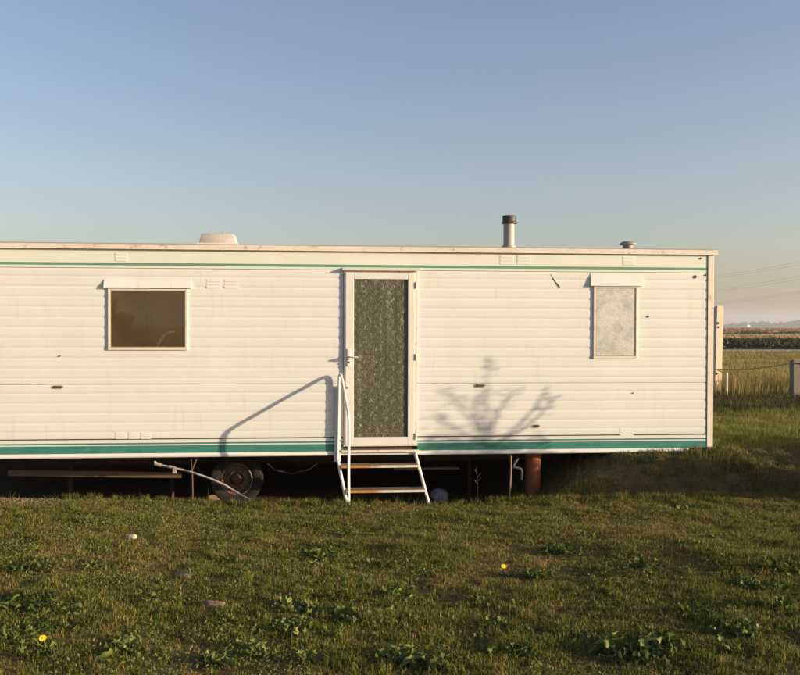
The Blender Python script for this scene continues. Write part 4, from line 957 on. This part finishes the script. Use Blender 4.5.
for li, L in enumerate(limbs):
    j = r5.uniform(-.3, .3); pts = [back(a, b, j*min(1, i*.5)) for i, (a, b) in enumerate(L)]
    br.tube(pts, [max(.0035, .011-.0025*i) for i in range(len(pts))] if li < 8 else .0035, 6)
    for i in range(len(pts)-1):
        for k_ in range(9 if li < 8 else 5):
            t = r5.random(); p = np.array(pts[i])*(1-t)+np.array(pts[i+1])*t; LV.append(p+np.array([r5.gauss(0, .02), r5.gauss(0, .016), r5.gauss(0, .026)]))
for k_ in range(480):
    LV.append(np.array(back(r5.uniform(422, 549), 455-abs(r5.gauss(0, 11)), r5.uniform(-.35, .35))))
for cx_, cy_, n_ in ((447, 393, 15), (512, 394, 9), (545, 393, 8), (478, 396, 7), (487, 366, 9), (440, 418, 9)):
    for k_ in range(n_): LV.append(np.array(back(cx_+r5.gauss(0, 4.5), cy_+r5.gauss(0, 4), r5.uniform(-.1, .1))))
br.build('trunk', 'bark', shrub, smooth=True)
LV = np.array(LV); kk = rng.random(len(LV))[:, None]
V, F, C = leaf_quads(LV, .030+.026*rng.random(len(LV)), np.array([.06, .09, .025])*kk+np.array([.10, .11, .04])*(1-kk))
lo = np_mesh('crown', V-np.array([rx, ry, rg]), F, C, M['leaf']); lo.parent = shrub
# low dense bushes out of view, added and sized to shade the bank
def bush(cx, cy, rx_, ry_, h, n, label, size=.06, cols=((.045, .065, .02), (.085, .10, .035))):
    g = hz(cx, cy); e = empty('shade_bush', (cx, cy, g)); tag(e, label, 'bush')
    st = MB(); rr = random.Random(int(cx*100))
    pts = []
    for i in range(14):
        a = rr.random()*6.28; q_ = rr.random()**.5; tip = (cx+math.cos(a)*rx_*q_*.85, cy+math.sin(a)*ry_*q_*.85, g+h*rr.uniform(.6, .95)*(1-.35*q_*q_))
        st.tube([(cx+math.cos(a)*.08, cy+math.sin(a)*.08, g-.03), ((cx+tip[0])/2, (cy+tip[1])/2, g+(tip[2]-g)*.55), tip], [.018, .012, .004], 5)
    st.build('stems', 'bark', e)
    a = rng.random(n)*6.28; q_ = rng.random(n)**.5; bx, by = cx+np.cos(a)*rx_*q_, cy+np.sin(a)*ry_*q_
    lump_ = .78+.5*vnoise(bx, by, .35)+.3*vnoise(bx, by, .13); bz = g+h*lump_*(1-.45*q_**4)*rng.random(n)**.55
    kk = rng.random(n)[:, None]; V, F, C = leaf_quads(np.stack([bx, by, bz], 1), size*(.6+.8*rng.random(n)), np.array(cols[0])*kk+np.array(cols[1])*(1-kk))
    lo = np_mesh('crown', V-np.array([cx, cy, g]), F, C, M['leaf']); lo.parent = e
    return e
for u_, s_, hh_, lab in ((.92, 7.3, 1.18, 'unseen dense dark bush added to shade the bank, nearest the open shrub'), (1.75, 7.2, 1.0, 'unseen low dark bush added to shade the bank, middle of the row'), (2.5, 7.6, 1.0, 'unseen rounded green bush added to shade the bank, back of the row')):
    bush(math.sin(SUN_AZ)*s_+math.cos(SUN_AZ)*u_, -math.cos(SUN_AZ)*s_+math.sin(SUN_AZ)*u_, .55, .44, hh_, 7500, lab)
# trees standing behind the photographer, mirrored in the left window
def tree(x, y, H, cr, label, seed):
    g = hz(x, y); e = empty('roadside_tree', (x, y, g)); tag(e, label, 'tree', 'trees behind the lawn'); rr = random.Random(seed); r_ = np.random.default_rng(seed)
    tb = MB(); tb.tube([(x, y, g-.1), (x+.1, y, g+H*.3), (x, y+.1, g+H*.6)], [.22, .16, .08], 8); blobs = []
    for i in range(9):
        a = rr.random()*6.28; t = rr.uniform(.25, .55); tip = (x+math.cos(a)*cr*rr.uniform(.4, .8), y+math.sin(a)*cr*rr.uniform(.4, .8), g+H*rr.uniform(.5, .9))
        tb.tube([(x, y, g+H*t), tuple((np.array((x, y, g+H*t))+np.array(tip))/2+np.array([0, 0, .2])), tip], [.08, .05, .02], 6); blobs.append((tip, cr*rr.uniform(.35, .6)))
    tb.build('trunk', 'bark', e, smooth=True); n = 3600; idx = r_.integers(0, len(blobs), n); c = np.array([b[0] for b in blobs])[idx]; rad = np.array([b[1] for b in blobs])[idx]
    d = r_.normal(size=(n, 3)); d /= np.linalg.norm(d, axis=1)[:, None]; p = c+d*(rad*r_.random(n)**.4)[:, None]*np.array([1, 1, .75]); kk = r_.random(n)[:, None]
    V, F, C = leaf_quads(p, .25+.2*r_.random(n), np.array([.045, .065, .02])*kk+np.array([.08, .10, .035])*(1-kk), r=r_)
    lo = np_mesh('crown', V-np.array([x, y, g]), F, C, M['leaf']); lo.parent = e
for a in [(-13.9, -48, 3.3, 1.6, 'broad bushy tree on the near side of the lawn', 1), (-19, -52, 5.0, 3.0, 'round low tree standing apart from the broad bushy tree', 2), (-19.6, -80, 2.6, 2.2, 'small spreading tree in the distance past the broad bushy tree', 3)]: tree(*a)

# ------------------------------------------------------------------ haze over the plain
hm = bpy.data.materials.new('haze_air'); hm.use_nodes = True; hm.node_tree.nodes.clear()
ho_ = nd(hm.node_tree, 'ShaderNodeOutputMaterial'); pv = nd(hm.node_tree, 'ShaderNodeVolumePrincipled')
pv.inputs['Color'].default_value = (.86, .90, .96, 1); pv.inputs['Density'].default_value = 0.00022; pv.inputs['Anisotropy'].default_value = 0.1
hm.node_tree.links.new(pv.outputs[0], ho_.inputs['Volume'])
hb = MB().box(-4400, 4400, -4400, 4400, -8, 60).build('haze', hm); tag(hb, 'thin pale haze lying over the whole marsh', 'haze', kind='stuff')
